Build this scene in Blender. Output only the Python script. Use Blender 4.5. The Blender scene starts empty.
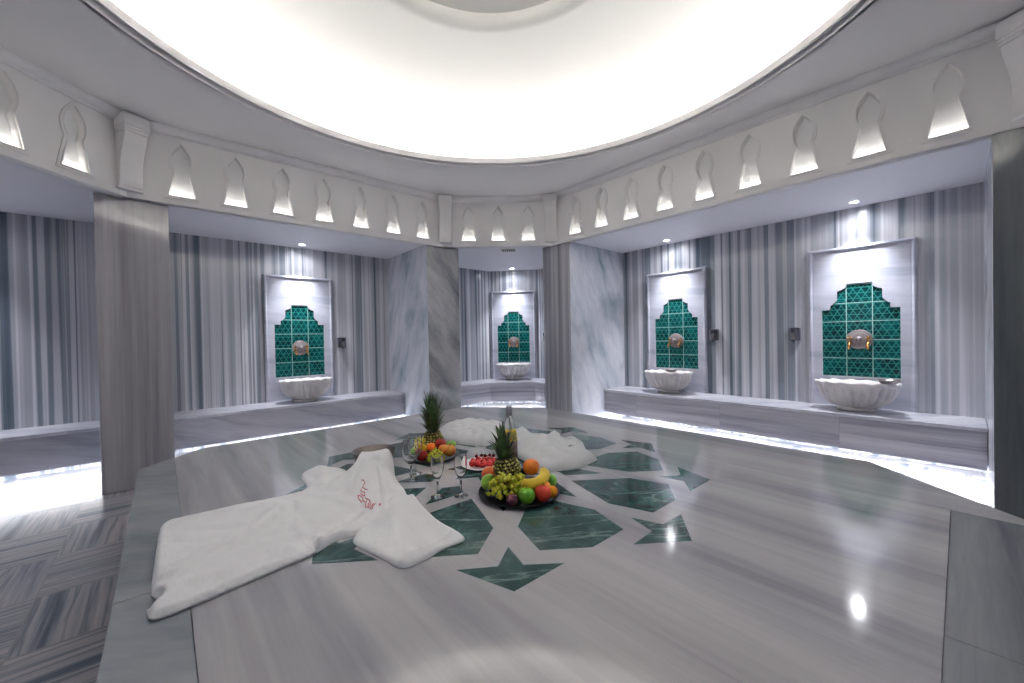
import bpy, bmesh, math, random
from mathutils import Vector, Matrix
from math import sin, cos, pi, radians, sqrt, atan2
random.seed(7)
C = bpy.context.scene.collection
S = 1.2                      # survey unit in metres
EYE = .99 * S                # camera height above the floor
def Z(h): return h * S + EYE # height of a survey level (0 = eye level)

# ------------------------------------------------------------------ camera
cam = bpy.data.cameras.new('camera'); cam.sensor_width = 36; cam.lens = 396.0 * 36 / 1024
cam.clip_start = .02; cam.clip_end = 60
camo = bpy.data.objects.new('camera', cam); C.objects.link(camo)
RX = Vector((.99789, .01814, .06232)); RY = Vector((.06212, .01142, -.99800)); RZ = Vector((-.01882, .99977, .01027))
ru = (RX + RY) / sqrt(2); rv = (RY - RX) / sqrt(2)
camo.matrix_world = Matrix.Translation((0, 0, EYE)) @ Matrix((ru, rv, RZ)).to_4x4()
bpy.context.scene.camera = camo
# ------------------------------------------------------------------ world and exposure
w = bpy.data.worlds.new('world'); bpy.context.scene.world = w; w.use_nodes = True
w.node_tree.nodes['Background'].inputs[0].default_value = (.8, .85, 1, 1)
w.node_tree.nodes['Background'].inputs[1].default_value = .02
vs = bpy.context.scene.view_settings
vs.view_transform = 'Standard'; vs.look = 'None'; vs.gamma = 1; vs.use_curve_mapping = False; vs.exposure = 1.0
COVE = 42.0        # dome cove strip
DISC = 30.0        # rim strip of the ceiling disc
BENCHLED = 32.0    # strips under the benches
KEYLED = 5.5      # strips in the keyhole niches
SPOT = 84.0       # downlights over the basins (W)

# ------------------------------------------------------------------ materials
def srgb(r, g, b):
    f = lambda c: ((c / 255 + .055) / 1.055) ** 2.4 if c > 10 else c / 255 / 12.92
    return (f(r), f(g), f(b), 1)
class N:
    def __init__(s, name):
        s.m = bpy.data.materials.new(name); s.m.use_nodes = True; s.t = s.m.node_tree; s.n = s.t.nodes; s.b = s.n['Principled BSDF']
    def new(s, typ, **k):
        x = s.n.new(typ)
        for a, v in k.items(): setattr(x, a, v)
        return x
    def L(s, a, b): s.t.links.new(a, b)
    def math(s, op, a, b=None, c=None):
        x = s.new('ShaderNodeMath', operation=op)
        for i, v in enumerate((a, b, c)):
            if v is None: continue
            if isinstance(v, (int, float)): x.inputs[i].default_value = v
            else: s.L(v, x.inputs[i])
        return x.outputs[0]
    def dot(s, v, d):
        x = s.new('ShaderNodeVectorMath', operation='DOT_PRODUCT'); s.L(v, x.inputs[0]); x.inputs[1].default_value = d
        return x.outputs['Value']
    def comb(s, a, b, c):
        x = s.new('ShaderNodeCombineXYZ')
        for i, v in enumerate((a, b, c)):
            if isinstance(v, (int, float)): x.inputs[i].default_value = v
            else: s.L(v, x.inputs[i])
        return x.outputs[0]
    def ramp(s, f, stops):
        x = s.new('ShaderNodeValToRGB'); e = x.color_ramp.elements
        while len(e) < len(stops): e.new(.5)
        for i, (p, c) in enumerate(stops): e[i].position = p; e[i].color = c
        s.L(f, x.inputs[0]); return x.outputs[0]
    def mix(s, f, a, b, mode='MIX'):
        x = s.new('ShaderNodeMix', data_type='RGBA', blend_type=mode)
        for i, v in ((0, f), (6, a), (7, b)):
            if isinstance(v, (int, float)): x.inputs[i].default_value = v
            elif isinstance(v, tuple): x.inputs[i].default_value = v
            else: s.L(v, x.inputs[i])
        return x.outputs[2]
    def noise(s, v, scale=1, detail=4, rough=.55, dist=0):
        x = s.new('ShaderNodeTexNoise'); s.L(v, x.inputs['Vector']); x.inputs['Scale'].default_value = scale
        x.inputs['Detail'].default_value = detail; x.inputs['Roughness'].default_value = rough; x.inputs['Distortion'].default_value = dist
        return x.outputs[0]
    def obj(s): return s.new('ShaderNodeTexCoord').outputs['Object']
    def set(s, **k):
        for a, v in k.items():
            i = s.b.inputs[a.replace('_', ' ')]
            if hasattr(v, 'is_linked') or hasattr(v, 'links'): s.L(v, i)
            else: i.default_value = v
    def bump(s, h, st=.2, d=.01):
        x = s.new('ShaderNodeBump'); x.inputs['Strength'].default_value = st; x.inputs['Distance'].default_value = d
        s.L(h, x.inputs['Height']); s.L(x.outputs[0], s.b.inputs['Normal'])
def plain(name, col, rough=.5, metal=0, var=.06, scale=30, **k):
    n = N(name); nz = n.noise(n.obj(), scale, 3)
    c2 = tuple(min(1, v * (1 - var * 2.5)) for v in col[:3]) + (1,)
    n.set(Base_Color=n.mix(nz, c2, col), Roughness=rough, Metallic=metal, **k); return n.m
def emit(name, col, st):
    n = N(name); n.set(Base_Color=(1, 1, 1, 1), Emission_Color=col, Emission_Strength=st); return n.m

def marble(name, A, B, stops, fa=6, fb=.25, detail=5, rough_n=.6, wob=.05, slabA=0, slabB=0, rough=.18, seedA=None, joint=.0025, off=0.0, tint=None, patch=0, jcol=.55):
    """striped marble: A = unit vector across the stripes, B = along them"""
    n = N(name); p = n.obj(); a = n.dot(p, A); b = n.dot(p, B)
    wv = n.noise(p, 1.1, 3)
    aw = n.math('ADD', a, n.math('MULTIPLY', n.math('SUBTRACT', wv, .5), wob))
    seed = off; jm = None
    if slabA:
        q = n.math('DIVIDE', n.math('ADD', a, 40.13), slabA); ia = n.math('FLOOR', q); fr = n.math('FRACT', q)
        seed = n.math('MULTIPLY_ADD', ia, 7.31, off)
        jm = n.math('LESS_THAN', n.math('MULTIPLY', n.math('MINIMUM', fr, n.math('SUBTRACT', 1.0, fr)), slabA), joint * .5)
    if slabB:
        q = n.math('DIVIDE', n.math('ADD', b, 40.07), slabB); ib = n.math('FLOOR', q); fr = n.math('FRACT', q)
        s2 = n.math('MULTIPLY', ib, 3.77); seed = n.math('ADD', s2, seed)
        j2 = n.math('LESS_THAN', n.math('MULTIPLY', n.math('MINIMUM', fr, n.math('SUBTRACT', 1.0, fr)), slabB), joint * .5)
        jm = j2 if jm is None else n.math('MAXIMUM', jm, j2)
    v = n.comb(n.math('MULTIPLY', aw, fa), n.math('MULTIPLY', b, fb), seed)
    f = n.noise(v, 1, detail, rough_n)
    col = n.ramp(f, stops)
    if patch:
        g = n.noise(n.comb(n.math('MULTIPLY', aw, fa * .22), n.math('MULTIPLY', b, fb * .9), n.math('ADD', seed, 11.3)), 1, 4, .6)
        col = n.mix(n.math('MULTIPLY', n.ramp(g, [(.5, (0, 0, 0, 1)), (.66, (1, 1, 1, 1))]), patch), col, tint or srgb(105, 122, 135))
    fine = n.noise(n.comb(n.math('MULTIPLY', a, fa * 7), n.math('MULTIPLY', b, fb * 5), seed), 1, 3, .7)
    col = n.mix(.16, col, n.ramp(fine, [(.3, (.25, .25, .27, 1)), (.7, (1, 1, 1, 1))]), 'MULTIPLY')
    if jm is not None: col = n.mix(jm, col, n.mix(1.0, col, (jcol, jcol, jcol, 1), 'MULTIPLY'))
    n.set(Base_Color=col, Roughness=rough, IOR=1.5); return n.m

cD, cM, cL, cW = srgb(92, 98, 112), srgb(142, 144, 158), srgb(190, 190, 202), srgb(222, 221, 230)
wall_stops = [(.30, srgb(80, 93, 106)), (.385, srgb(112, 122, 134)), (.41, srgb(168, 171, 180)), (.455, srgb(186, 187, 195)), (.485, srgb(218, 218, 224)), (.53, srgb(198, 199, 206)), (.55, srgb(132, 140, 151)), (.59, srgb(146, 152, 162)), (.61, srgb(210, 211, 217)), (.74, srgb(228, 228, 233))]
R2_ = 1 / sqrt(2)
M_wall_u = marble('striped_marble_right', (0, 1, 0), (0, 0, 1), wall_stops, fa=5.2, fb=.022, detail=4, rough_n=.52, wob=.002, slabA=.62, off=3.3)
M_wall_v = marble('striped_marble_left', (1, 0, 0), (0, 0, 1), wall_stops, fa=5.2, fb=.022, detail=4, rough_n=.52, wob=.002, slabA=.62, off=8.1)
M_wall_d = marble('striped_marble_back', (R2_, -R2_, 0), (0, 0, 1), wall_stops, fa=5.2, fb=.022, detail=4, rough_n=.52, wob=.002, slabA=.62, off=5.1)
pier_stops = [(.3, srgb(142, 141, 149)), (.5, srgb(174, 172, 179)), (.7, srgb(196, 194, 200))]
M_pier = marble('grey_marble_pier', (R2_, -R2_, 0), (.05, .05, 1), pier_stops, fa=16, fb=.4, wob=.02, rough=.12, off=2.2)
M_pier_u = marble('grey_marble_pier_side', (0, 1, 0), (0, 0, 1), [(.3, srgb(125, 128, 140)), (.45, srgb(160, 160, 170)), (.6, srgb(190, 189, 197))], fa=18, fb=.15, wob=.01, rough=.14, off=4.2)
M_pier_v = marble('grey_marble_pier_veined', (.8, 0, .6), (-.6, 0, .8), [(.3, srgb(112, 118, 128)), (.46, srgb(158, 160, 166)), (.62, srgb(190, 190, 194))], fa=4, fb=1.1, wob=.25, rough=.14, off=9.2)
vein_stops = [(.30, srgb(150, 168, 186)), (.42, srgb(204, 210, 220)), (.55, srgb(226, 227, 235)), (.7, srgb(238, 238, 244))]
M_vein_u = marble('veined_marble_right', (.92, 0, .39), (-.39, 0, .92), vein_stops, fa=4.5, fb=.9, wob=.3, rough=.14, off=6.6, slabB=0, patch=.75, tint=srgb(122, 143, 160))
M_vein_v = marble('veined_marble_left', (0, .92, .39), (0, -.39, .92), vein_stops, fa=4.5, fb=.9, wob=.3, rough=.14, off=1.4, patch=.75, tint=srgb(122, 143, 160))
bench_stops = [(.3, srgb(138, 138, 150)), (.45, srgb(168, 167, 177)), (.6, srgb(190, 188, 196)), (.75, srgb(200, 198, 205))]
M_bench_u = marble('bench_marble_right', (0, 0, 1), (0, 1, 0), bench_stops, fa=16, fb=.5, wob=.06, slabB=1.02, rough=.2, off=2.1, joint=.004, jcol=.75)
M_bench_v = marble('bench_marble_left', (.25, 0, .97), (.97, 0, -.25), [(.28, srgb(100, 106, 118)), (.40, srgb(150, 152, 162)), (.55, srgb(178, 177, 186)), (.7, srgb(188, 187, 195))], fa=6, fb=.8, wob=.15, slabB=0, rough=.2, off=5.1)
M_bench_d = marble('bench_marble_back', (0, 0, 1), (R2_, -R2_, 0), bench_stops, fa=18, fb=.5, wob=.04, rough=.2, off=7.1)
top_stops = [(.26, srgb(128, 130, 140)), (.38, srgb(162, 162, 169)), (.5, srgb(180, 179, 184)), (.62, srgb(190, 189, 193)), (.75, srgb(174, 173, 178))]
M_top = marble('platform_marble', (1, 0, 0), (0, 1, 0), top_stops, fa=4.6, fb=.28, detail=6, rough_n=.55, wob=.10, rough=.10, off=1.3)
M_top_l = marble('platform_marble_left_border', (.6, .8, 0), (.8, -.6, 0), [(.3, srgb(112, 121, 132)), (.44, srgb(142, 148, 158)), (.6, srgb(158, 162, 170)), (.75, srgb(168, 171, 178))], fa=3, fb=1.0, detail=6, wob=.25, rough=.17, off=4.4)
M_top_r = marble('platform_marble_right_border', (0, 1, 0), (1, 0, 0), [(.3, srgb(94, 102, 112)), (.44, srgb(124, 129, 138)), (.6, srgb(142, 145, 153)), (.75, srgb(152, 154, 161))], fa=7, fb=.5, detail=5, wob=.08, rough=.17, off=7.7)
M_plat_side = marble('platform_side_marble', (0, 0, 1), (R2_, R2_, 0), bench_stops, fa=10, fb=.5, wob=.06, rough=.2, off=3.1)
M_basin = marble('white_basin_marble', (.3, .2, 1), (1, 0, 0), [(.3, srgb(205, 200, 202)), (.5, srgb(226, 221, 221)), (.7, srgb(238, 235, 235))], fa=7, fb=4, wob=.2, rough=.28)
M_panel = marble('pale_panel_marble', (.08, 0, 1), (1, 0, 0), [(.3, srgb(156, 160, 176)), (.45, srgb(186, 188, 201)), (.65, srgb(199, 200, 212))], fa=5, fb=.5, wob=.1, rough=.2)

def mk_floor():
    n = N('basket_weave_marble_floor'); p = n.obj(); T = .41 * S
    x = n.dot(p, (1, 0, 0)); y = n.dot(p, (0, 1, 0))
    qx = n.math('DIVIDE', n.math('ADD', x, .395 * S + 20 * T), T); qy = n.math('DIVIDE', n.math('ADD', y, -2.0 * S + 20 * T), T)
    ix = n.math('FLOOR', qx); iy = n.math('FLOOR', qy); fx = n.math('FRACT', qx); fy = n.math('FRACT', qy)
    par = n.math('GREATER_THAN', n.math('FRACT', n.math('MULTIPLY', n.math('ADD', ix, iy), .5)), .25)
    seed = n.math('ADD', n.math('MULTIPLY', ix, 5.13), n.math('MULTIPLY', iy, 3.71))
    def st(a, b):
        return n.noise(n.comb(n.math('MULTIPLY', a, 8.5), n.math('MULTIPLY', b, .35), seed), 1, 4, .6)
    f = n.mix(par, st(x, y), st(y, x))
    col = n.ramp(f, [(.32, srgb(56, 70, 84)), (.39, srgb(98, 108, 122)), (.44, srgb(146, 148, 158)), (.50, srgb(176, 171, 175)), (.54, srgb(112, 120, 132)), (.58, srgb(160, 158, 166)), (.66, srgb(190, 184, 184)), (.75, srgb(168, 168, 175))])
    e = n.math('MINIMUM', n.math('MINIMUM', fx, n.math('SUBTRACT', 1.0, fx)), n.math('MINIMUM', fy, n.math('SUBTRACT', 1.0, fy)))
    col = n.mix(n.math('LESS_THAN', e, .006), col, srgb(150, 144, 146))
    n.set(Base_Color=col, Roughness=.28); return n.m
M_floor = mk_floor()
def mk_green():
    n = N('green_serpentine'); p = n.obj()
    a = n.noise(p, 12, 8, .7, .3); col = n.ramp(a, [(.3, srgb(36, 64, 63)), (.48, srgb(44, 76, 74)), (.6, srgb(64, 98, 95)), (.75, srgb(110, 138, 134))])
    v = n.noise(n.comb(n.dot(p, (3.0, 4.2, 0)), n.dot(p, (.5, -.4, 0)), 2.0), 1, 7, .6, .3)
    vm = n.ramp(n.math('ABSOLUTE', n.math('SUBTRACT', v, .5)), [(0, (1, 1, 1, 1)), (.012, (0, 0, 0, 1))])
    n.set(Base_Color=n.mix(n.math('MULTIPLY', vm, .55), col, srgb(150, 178, 172)), Roughness=.09); return n.m
M_green = mk_green()
def mk_tile():
    n = N('teal_star_tile'); p = n.obj(); x = n.dot(p, (1, 0, 0)); z = n.dot(p, (0, 0, 1))
    tw, th = .16 * S, .15 * S
    qx = n.math('DIVIDE', n.math('ADD', x, 10 * tw + .08 * S), tw); qz = n.math('DIVIDE', n.math('ADD', z, 10 * th - .243 * S), th)
    fx = n.math('FRACT', qx); fz = n.math('FRACT', qz)
    lines = None
    for dx, dz in ((1, 0), (.5, .8660), (-.5, .8660)):
        f = n.math('FRACT', n.math('MULTIPLY_ADD', n.dot(p, (dz, 0, dx)), 1 / .052, .25 + 40))
        d = n.math('ABSOLUTE', n.math('SUBTRACT', f, .5)); m = n.math('LESS_THAN', d, .065)
        lines = m if lines is None else n.math('MAXIMUM', lines, m)
    seed = n.math('ADD', n.math('MULTIPLY', n.math('FLOOR', qx), 4.7), n.math('MULTIPLY', n.math('FLOOR', qz), 2.9))
    nz = n.noise(n.comb(n.math('MULTIPLY', x, 9), n.math('MULTIPLY', z, 9), seed), 1, 4)
    base = n.ramp(nz, [(.3, srgb(1, 34, 37)), (.5, srgb(2, 62, 64)), (.7, srgb(4, 90, 90))])
    col = n.mix(n.math('MULTIPLY', lines, .8), base, srgb(48, 132, 124))
    e = n.math('MINIMUM', n.math('MINIMUM', fx, n.math('SUBTRACT', 1.0, fx)), n.math('MINIMUM', fz, n.math('SUBTRACT', 1.0, fz)))
    col = n.mix(n.math('LESS_THAN', e, .018), col, srgb(150, 190, 184))
    n.set(Base_Color=col, Roughness=.12); return n.m
M_tile = mk_tile()
M_plaster = plain('white_plaster', srgb(214, 212, 213), .7, var=.01)
M_fascia = plain('fascia_plaster', srgb(236, 234, 234), .65, var=.01)
M_soffit = plain('soffit_plaster', srgb(236, 235, 241), .7, var=.01)
M_dome = plain('dome_plaster', srgb(222, 220, 216), .8, var=.008, scale=2)
M_white = plain('white_gloss', srgb(235, 235, 236), .35, var=.01)
M_led_cove = emit('warm_cove_light', (1, .97, .93, 1), COVE)
M_led_disc = emit('warm_disc_light', (1, .965, .92, 1), DISC)
M_led_bench = emit('white_bench_light', (.97, .985, 1, 1), BENCHLED)
M_led_key = emit('warm_niche_light', (1, .97, .9, 1), KEYLED)
M_lamp = emit('downlight_lens', (.95, .97, 1, 1), 40)
M_steel = plain('brushed_steel', srgb(176, 168, 166), .28, 1, .1, 60)
M_tin = plain('worn_tinned_metal', srgb(132, 124, 122), .34, 1, .15, 40)
M_chrome = plain('dark_chrome', srgb(150, 150, 158), .12, 1, .1, 60)
M_gold = plain('polished_brass', srgb(212, 160, 96), .2, 1, .1, 60)
M_silver = plain('engraved_silver', srgb(184, 174, 178), .45, .5, .35, 140)
def mk_cloth():
    n = N('white_cotton'); p = n.obj(); nz = n.noise(p, 14, 5, .6)
    n.set(Base_Color=n.mix(nz, srgb(240, 240, 243), srgb(250, 250, 252)), Roughness=.9); n.b.inputs['Sheen Weight'].default_value = .15
    n.bump(nz, .3, .02); return n.m
M_cloth = mk_cloth()
def mk_tulle():
    n = N('foamy_white_tulle'); p = n.obj(); nz = n.noise(p, 22, 6, .65)
    n.set(Base_Color=n.mix(nz, srgb(228, 230, 234), srgb(246, 247, 250)), Roughness=.85); n.b.inputs['Subsurface Weight'].default_value = .25
    n.b.inputs['Subsurface Radius'].default_value = (.03, .03, .03); n.b.inputs['Subsurface Scale'].default_value = .5
    tr = n.new('ShaderNodeBsdfTransparent'); mx = n.new('ShaderNodeMixShader'); n.L(n.math('MULTIPLY_ADD', nz, .40, .0), mx.inputs[0])
    n.L(n.b.outputs[0], mx.inputs[1]); n.L(tr.outputs[0], mx.inputs[2]); n.L(mx.outputs[0], n.n['Material Output'].inputs[0])
    n.bump(nz, .3, .01); return n.m
M_tulle = mk_tulle()
M_thread = plain('pink_thread', srgb(222, 132, 150), .7)
M_glass = N('clear_glass'); M_glass.set(Base_Color=(1, 1, 1, 1), Roughness=.0, IOR=1.45, Transmission_Weight=1.0); M_glass = M_glass.m
M_bottle = N('clear_bottle_glass'); M_bottle.set(Base_Color=(.80, .82, .86, 1), Roughness=.03, IOR=1.3, Transmission_Weight=.85); M_bottle = M_bottle.m
M_black = plain('black_tray', srgb(14, 14, 19), .3)
M_plate = plain('white_porcelain', srgb(238, 236, 238), .15, var=.01)
def fruit(name, a, b, sc=6, rough=.32, lo=.4, hi=.6, axis=(0, 0, 1), grad=0, goff=.5):
    n = N(name); p = n.obj(); nz = n.noise(p, sc, 4)
    f = n.math('ADD', n.math('MULTIPLY_ADD', n.dot(p, axis), grad, goff - .5), nz) if grad else nz
    n.set(Base_Color=n.ramp(f, [(lo, a), (hi, b)]), Roughness=rough); return n.m
M_apple_g = fruit('green_apple_skin', srgb(96, 170, 40), srgb(142, 204, 66), 14)
M_apple_r = fruit('red_apple_skin', srgb(150, 16, 20), srgb(214, 52, 40), 22)
M_orange = fruit('orange_peel', srgb(232, 110, 14), srgb(250, 146, 30), 30, .42)
M_peach = fruit('peach_skin', srgb(214, 196, 70), srgb(214, 62, 46), 8, .5, .42, .58, (0, .3, 1), 7, .55)
M_peach2 = fruit('orange_peach_skin', srgb(240, 170, 60), srgb(226, 96, 40), 10, .5)
M_apricot = fruit('apricot_skin', srgb(252, 176, 30), srgb(246, 110, 24), 10, .45, .4, .6, (1, 0, 0), 6, .5)
M_plum = fruit('plum_skin', srgb(92, 44, 74), srgb(156, 84, 100), 24, .4)
M_dplum = fruit('dark_plum_skin', srgb(24, 28, 46), srgb(54, 60, 84), 24, .35)
M_pear = fruit('green_pear_skin', srgb(120, 172, 44), srgb(164, 206, 76), 12)
M_mango = fruit('red_mango_skin', srgb(240, 120, 50), srgb(222, 66, 48), 8)
M_banana = fruit('banana_skin', srgb(214, 178, 30), srgb(240, 210, 62), 16, .45)
M_banana_g = fruit('greenish_banana_skin', srgb(196, 190, 42), srgb(222, 210, 70), 16, .45)
M_grape = N('grape_skin'); _p = M_grape.noise(M_grape.obj(), 20, 2); M_grape.set(Base_Color=M_grape.mix(_p, srgb(184, 186, 30), srgb(228, 226, 92)), Roughness=.2, Subsurface_Weight=.2); M_grape = M_grape.m
M_straw = fruit('strawberry_flesh', srgb(170, 20, 26), srgb(226, 60, 56), 60, .3)
M_cherry = fruit('dark_cherry_skin', srgb(70, 10, 18), srgb(120, 22, 30), 20, .2)
M_pine_eye = fruit('pineapple_rind', srgb(92, 84, 26), srgb(222, 214, 110), 70, .5, .42, .62)
M_pine_dark = fruit('pineapple_gap', srgb(34, 30, 12), srgb(70, 58, 22), 40, .7)
M_crown = fruit('pineapple_leaf', srgb(34, 54, 36), srgb(104, 130, 88), 22, .45)
M_stem = plain('brown_stem', srgb(84, 60, 30), .7)
M_foil = plain('silver_foil', srgb(205, 205, 212), .38, .8, .2, 120)
M_label = fruit('yellow_label_print', srgb(226, 190, 20), srgb(250, 222, 70), 40, .5)
M_blabel = plain('grey_brown_label', srgb(130, 110, 104), .5)
M_dark = plain('dark_recess', srgb(50, 52, 60), .6)
M_ink = plain('grey_print', srgb(150, 150, 160), .8)

# ------------------------------------------------------------------ geometry helpers
def mobj(name, verts, faces, mat, parent=None, smooth=False, bevel=0, mats=None, fm=None):
    me = bpy.data.meshes.new(name); me.from_pydata([tuple(v) for v in verts], [], faces)
    bm = bmesh.new(); bm.from_mesh(me); bmesh.ops.recalc_face_normals(bm, faces=bm.faces[:]); bm.to_mesh(me); bm.free()
    for m in (mats or [mat]): me.materials.append(m)
    if fm:
        for i, k in enumerate(fm): me.polygons[i].material_index = k
    o = bpy.data.objects.new(name, me); C.objects.link(o)
    if smooth:
        for p in me.polygons: p.use_smooth = True
    if parent: o.parent = parent
    if bevel:
        b = o.modifiers.new('bevel', 'BEVEL'); b.width = bevel; b.segments = 2; b.limit_method = 'ANGLE'; b.angle_limit = radians(40)
    return o
class MB:
    def __init__(s): s.v = []; s.f = []; s.k = []
    def add(s, v, f, k=0):
        o = len(s.v); s.v += [tuple(x) for x in v]; s.f += [tuple(i + o for i in q) for q in f]; s.k += [k] * len(f); return s
    def box(s, x0, x1, y0, y1, z0, z1, k=0):
        return s.add([(x, y, z) for z in (z0, z1) for x, y in ((x0, y0), (x1, y0), (x1, y1), (x0, y1))],
                     [(3, 2, 1, 0), (4, 5, 6, 7), (0, 1, 5, 4), (1, 2, 6, 5), (2, 3, 7, 6), (3, 0, 4, 7)], k)
    def prism(s, poly, z0, z1, k=0):
        n = len(poly)
        return s.add([(x, y, z0) for x, y in poly] + [(x, y, z1) for x, y in poly],
                     [tuple(reversed(range(n))), tuple(range(n, 2 * n))] + [(i, (i + 1) % n, (i + 1) % n + n, i + n) for i in range(n)], k)
    def lathe(s, prof, seg=32, fn=None, c=(0, 0, 0), close=False, k=0):
        v = []; f = []; m = len(prof)
        for j, (r, z) in enumerate(prof):
            for i in range(seg):
                a = 2 * pi * i / seg; x, y, zz = r * cos(a), r * sin(a), z
                if fn: x, y, zz = fn(x, y, zz, a, j)
                v.append((x + c[0], y + c[1], zz + c[2]))
        for j in range(m - 1 if not close else m):
            for i in range(seg):
                j2 = (j + 1) % m; i2 = (i + 1) % seg
                f.append((j * seg + i, j * seg + i2, j2 * seg + i2, j2 * seg + i))
        if not close:
            if prof[0][0] > 1e-6: f.append(tuple(reversed(range(seg))))
            if prof[-1][0] > 1e-6: f.append(tuple((m - 1) * seg + i for i in range(seg)))
        return s.add(v, f, k)
    def tube(s, pts, rad, seg=10, sq=None, k=0, up=Vector((0, 0, 1))):
        pts = [Vector(p) for p in pts]; n = len(pts); v = []; f = []
        if not isinstance(rad, (list, tuple)): rad = [rad] * n
        for i, p in enumerate(pts):
            t = (pts[min(i + 1, n - 1)] - pts[max(i - 1, 0)]).normalized()
            x = t.cross(up)
            if x.length < 1e-4: x = t.cross(Vector((1, 0, 0)))
            x.normalize(); y = t.cross(x)
            for q in range(seg):
                a = 2 * pi * q / seg; r = rad[i] * (sq(a) if sq else 1)
                v.append(p + x * cos(a) * r + y * sin(a) * r)
        for i in range(n - 1):
            for q in range(seg): f.append((i * seg + q, i * seg + (q + 1) % seg, (i + 1) * seg + (q + 1) % seg, (i + 1) * seg + q))
        f.append(tuple(reversed(range(seg)))); f.append(tuple((n - 1) * seg + q for q in range(seg)))
        return s.add(v, f, k)
    def ball(s, c, r, seg=14, sc=(1, 1, 1), k=0):
        n = seg // 2 + 1
        pr = [(max(1e-5, r * sin(pi * j / n)), -r * cos(pi * j / n)) for j in range(n + 1)]
        return s.lathe(pr, seg, lambda x, y, z, a, j: (x * sc[0], y * sc[1], z * sc[2]), c, k=k)
    def o(s, name, mat, parent=None, smooth=False, bevel=0, mats=None):
        return mobj(name, s.v, s.f, mat, parent, smooth, bevel, mats, s.k if mats else None)
def smooth_angle(o, ang=40):
    for p in o.data.polygons: p.use_smooth = True
    m = o.modifiers.new('edge', 'EDGE_SPLIT'); m.split_angle = radians(ang); return o
def holed(name, outer, holes, th, mat, parent=None, xform=None, kind2d=True):
    """flat plate with holes, extruded to thickness th (local z 0..th), then moved by xform"""
    cu = bpy.data.curves.new('tmp', 'CURVE'); cu.dimensions = '2D'; cu.fill_mode = 'BOTH'; cu.extrude = th / 2
    for lp in [outer] + holes:
        sp = cu.splines.new('POLY'); sp.points.add(len(lp) - 1); sp.use_cyclic_u = True
        for i, (x, y) in enumerate(lp): sp.points[i].co = (x, y, 0, 1)
    t = bpy.data.objects.new('tmp', cu); C.objects.link(t)
    dg = bpy.context.evaluated_depsgraph_get(); me = bpy.data.meshes.new_from_object(t.evaluated_get(dg))
    bpy.data.objects.remove(t); bpy.data.curves.remove(cu)
    me.name = name
    me.transform(Matrix.Translation((0, 0, th / 2)))
    if xform: me.transform(xform)
    bm = bmesh.new(); bm.from_mesh(me); bmesh.ops.remove_doubles(bm, verts=bm.verts[:], dist=1e-5); bmesh.ops.recalc_face_normals(bm, faces=bm.faces[:]); bm.to_mesh(me); bm.free()
    me.materials.clear(); me.materials.append(mat)
    o = bpy.data.objects.new(name, me); C.objects.link(o)
    if parent: o.parent = parent
    return o
def struct(o): o['kind'] = 'structure'; return o
def thing(name, label, cat, loc=(0, 0, 0), rz=0, group=None):
    o = bpy.data.objects.new(name, None); C.objects.link(o); o.location = loc; o.rotation_euler = (0, 0, rz)
    o.empty_display_size = .05; return tag(o, label, cat, group)
def tag(o, label, cat, group=None):
    o['label'] = label; o['category'] = cat
    if group: o['group'] = group
    return o
def dup(root, loc, rz=None, label=None):
    r = root.copy(); C.objects.link(r); r.location = loc
    if rz is not None: r.rotation_euler = (0, 0, rz) if not hasattr(rz, '__len__') else rz
    if label: r['label'] = label
    for ch in list(root.children):
        c = ch.copy(); C.objects.link(c); c.parent = r
        for g in list(ch.children):
            d = g.copy(); C.objects.link(d); d.parent = c
    return r
def inset(poly, d):
    """offset a closed convex polygon (counter-clockwise) inwards by d"""
    n = len(poly); out = []
    for i in range(n):
        a, b, c = Vector(poly[i - 1]), Vector(poly[i]), Vector(poly[(i + 1) % n])
        e1 = (b - a).normalized(); e2 = (c - b).normalized(); n1 = Vector((-e1.y, e1.x)); n2 = Vector((-e2.y, e2.x))
        k = (n1 + n2); k = k / k.dot(n1); out.append(tuple(b + k * d))
    return out
def U(*pts): return [(a * S, b * S) for a, b in pts]

# ------------------------------------------------------------------ room shell
OUT = U((-2.6, 4.69), (-2.6, -2.4), (4.22, -2.4), (4.22, 4.17), (3.70, 4.69))            # ccw
OCT = U((2.29, 3.69), (-.158, 3.69), (-.99, 2.86), (-.99, -.17), (-.158, -.93), (2.29, -1.02), (3.19, -.26), (3.19, 2.93))  # ccw
ctr = (-.19, 1.73); RC = ((ctr[0] + ctr[1]) * R2_ * S, (ctr[1] - ctr[0]) * R2_ * S)      # dome centre
zs, zc = Z(1.0), Z(1.51)
struct(MB().prism(OUT, -.1, 0).o('floor', M_floor))
def wall(name, a, b, mat):
    a, b = Vector(a), Vector(b); d = (b - a).normalized(); nn = Vector((d.y, -d.x)) * .12
    p = [tuple(a - d * .0), tuple(b), tuple(b + nn), tuple(a + nn)]
    return struct(MB().prism(p, 0, Z(2.2)).o(name, mat))
wall('wall_left', OUT[4], OUT[0], M_wall_v); wall('wall_back_left', OUT[0], OUT[1], M_wall_u)
wall('wall_near', OUT[1], OUT[2], M_wall_v); wall('wall_right', OUT[2], OUT[3], M_wall_u)
wall('wall_far', OUT[3], OUT[4], M_wall_d)
struct(holed('ceiling_soffit', OUT, [inset(OCT, -.10)], .06, M_soffit, xform=Matrix.Translation((0, 0, zs))))
circ = [(RC[0] + 1.75 * S * cos(2 * pi * i / 128), RC[1] + 1.75 * S * sin(2 * pi * i / 128)) for i in range(128)]
struct(holed('ceiling', inset(OCT, -.12), [circ], .05, M_plaster, xform=Matrix.Translation((0, 0, zc))))
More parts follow.
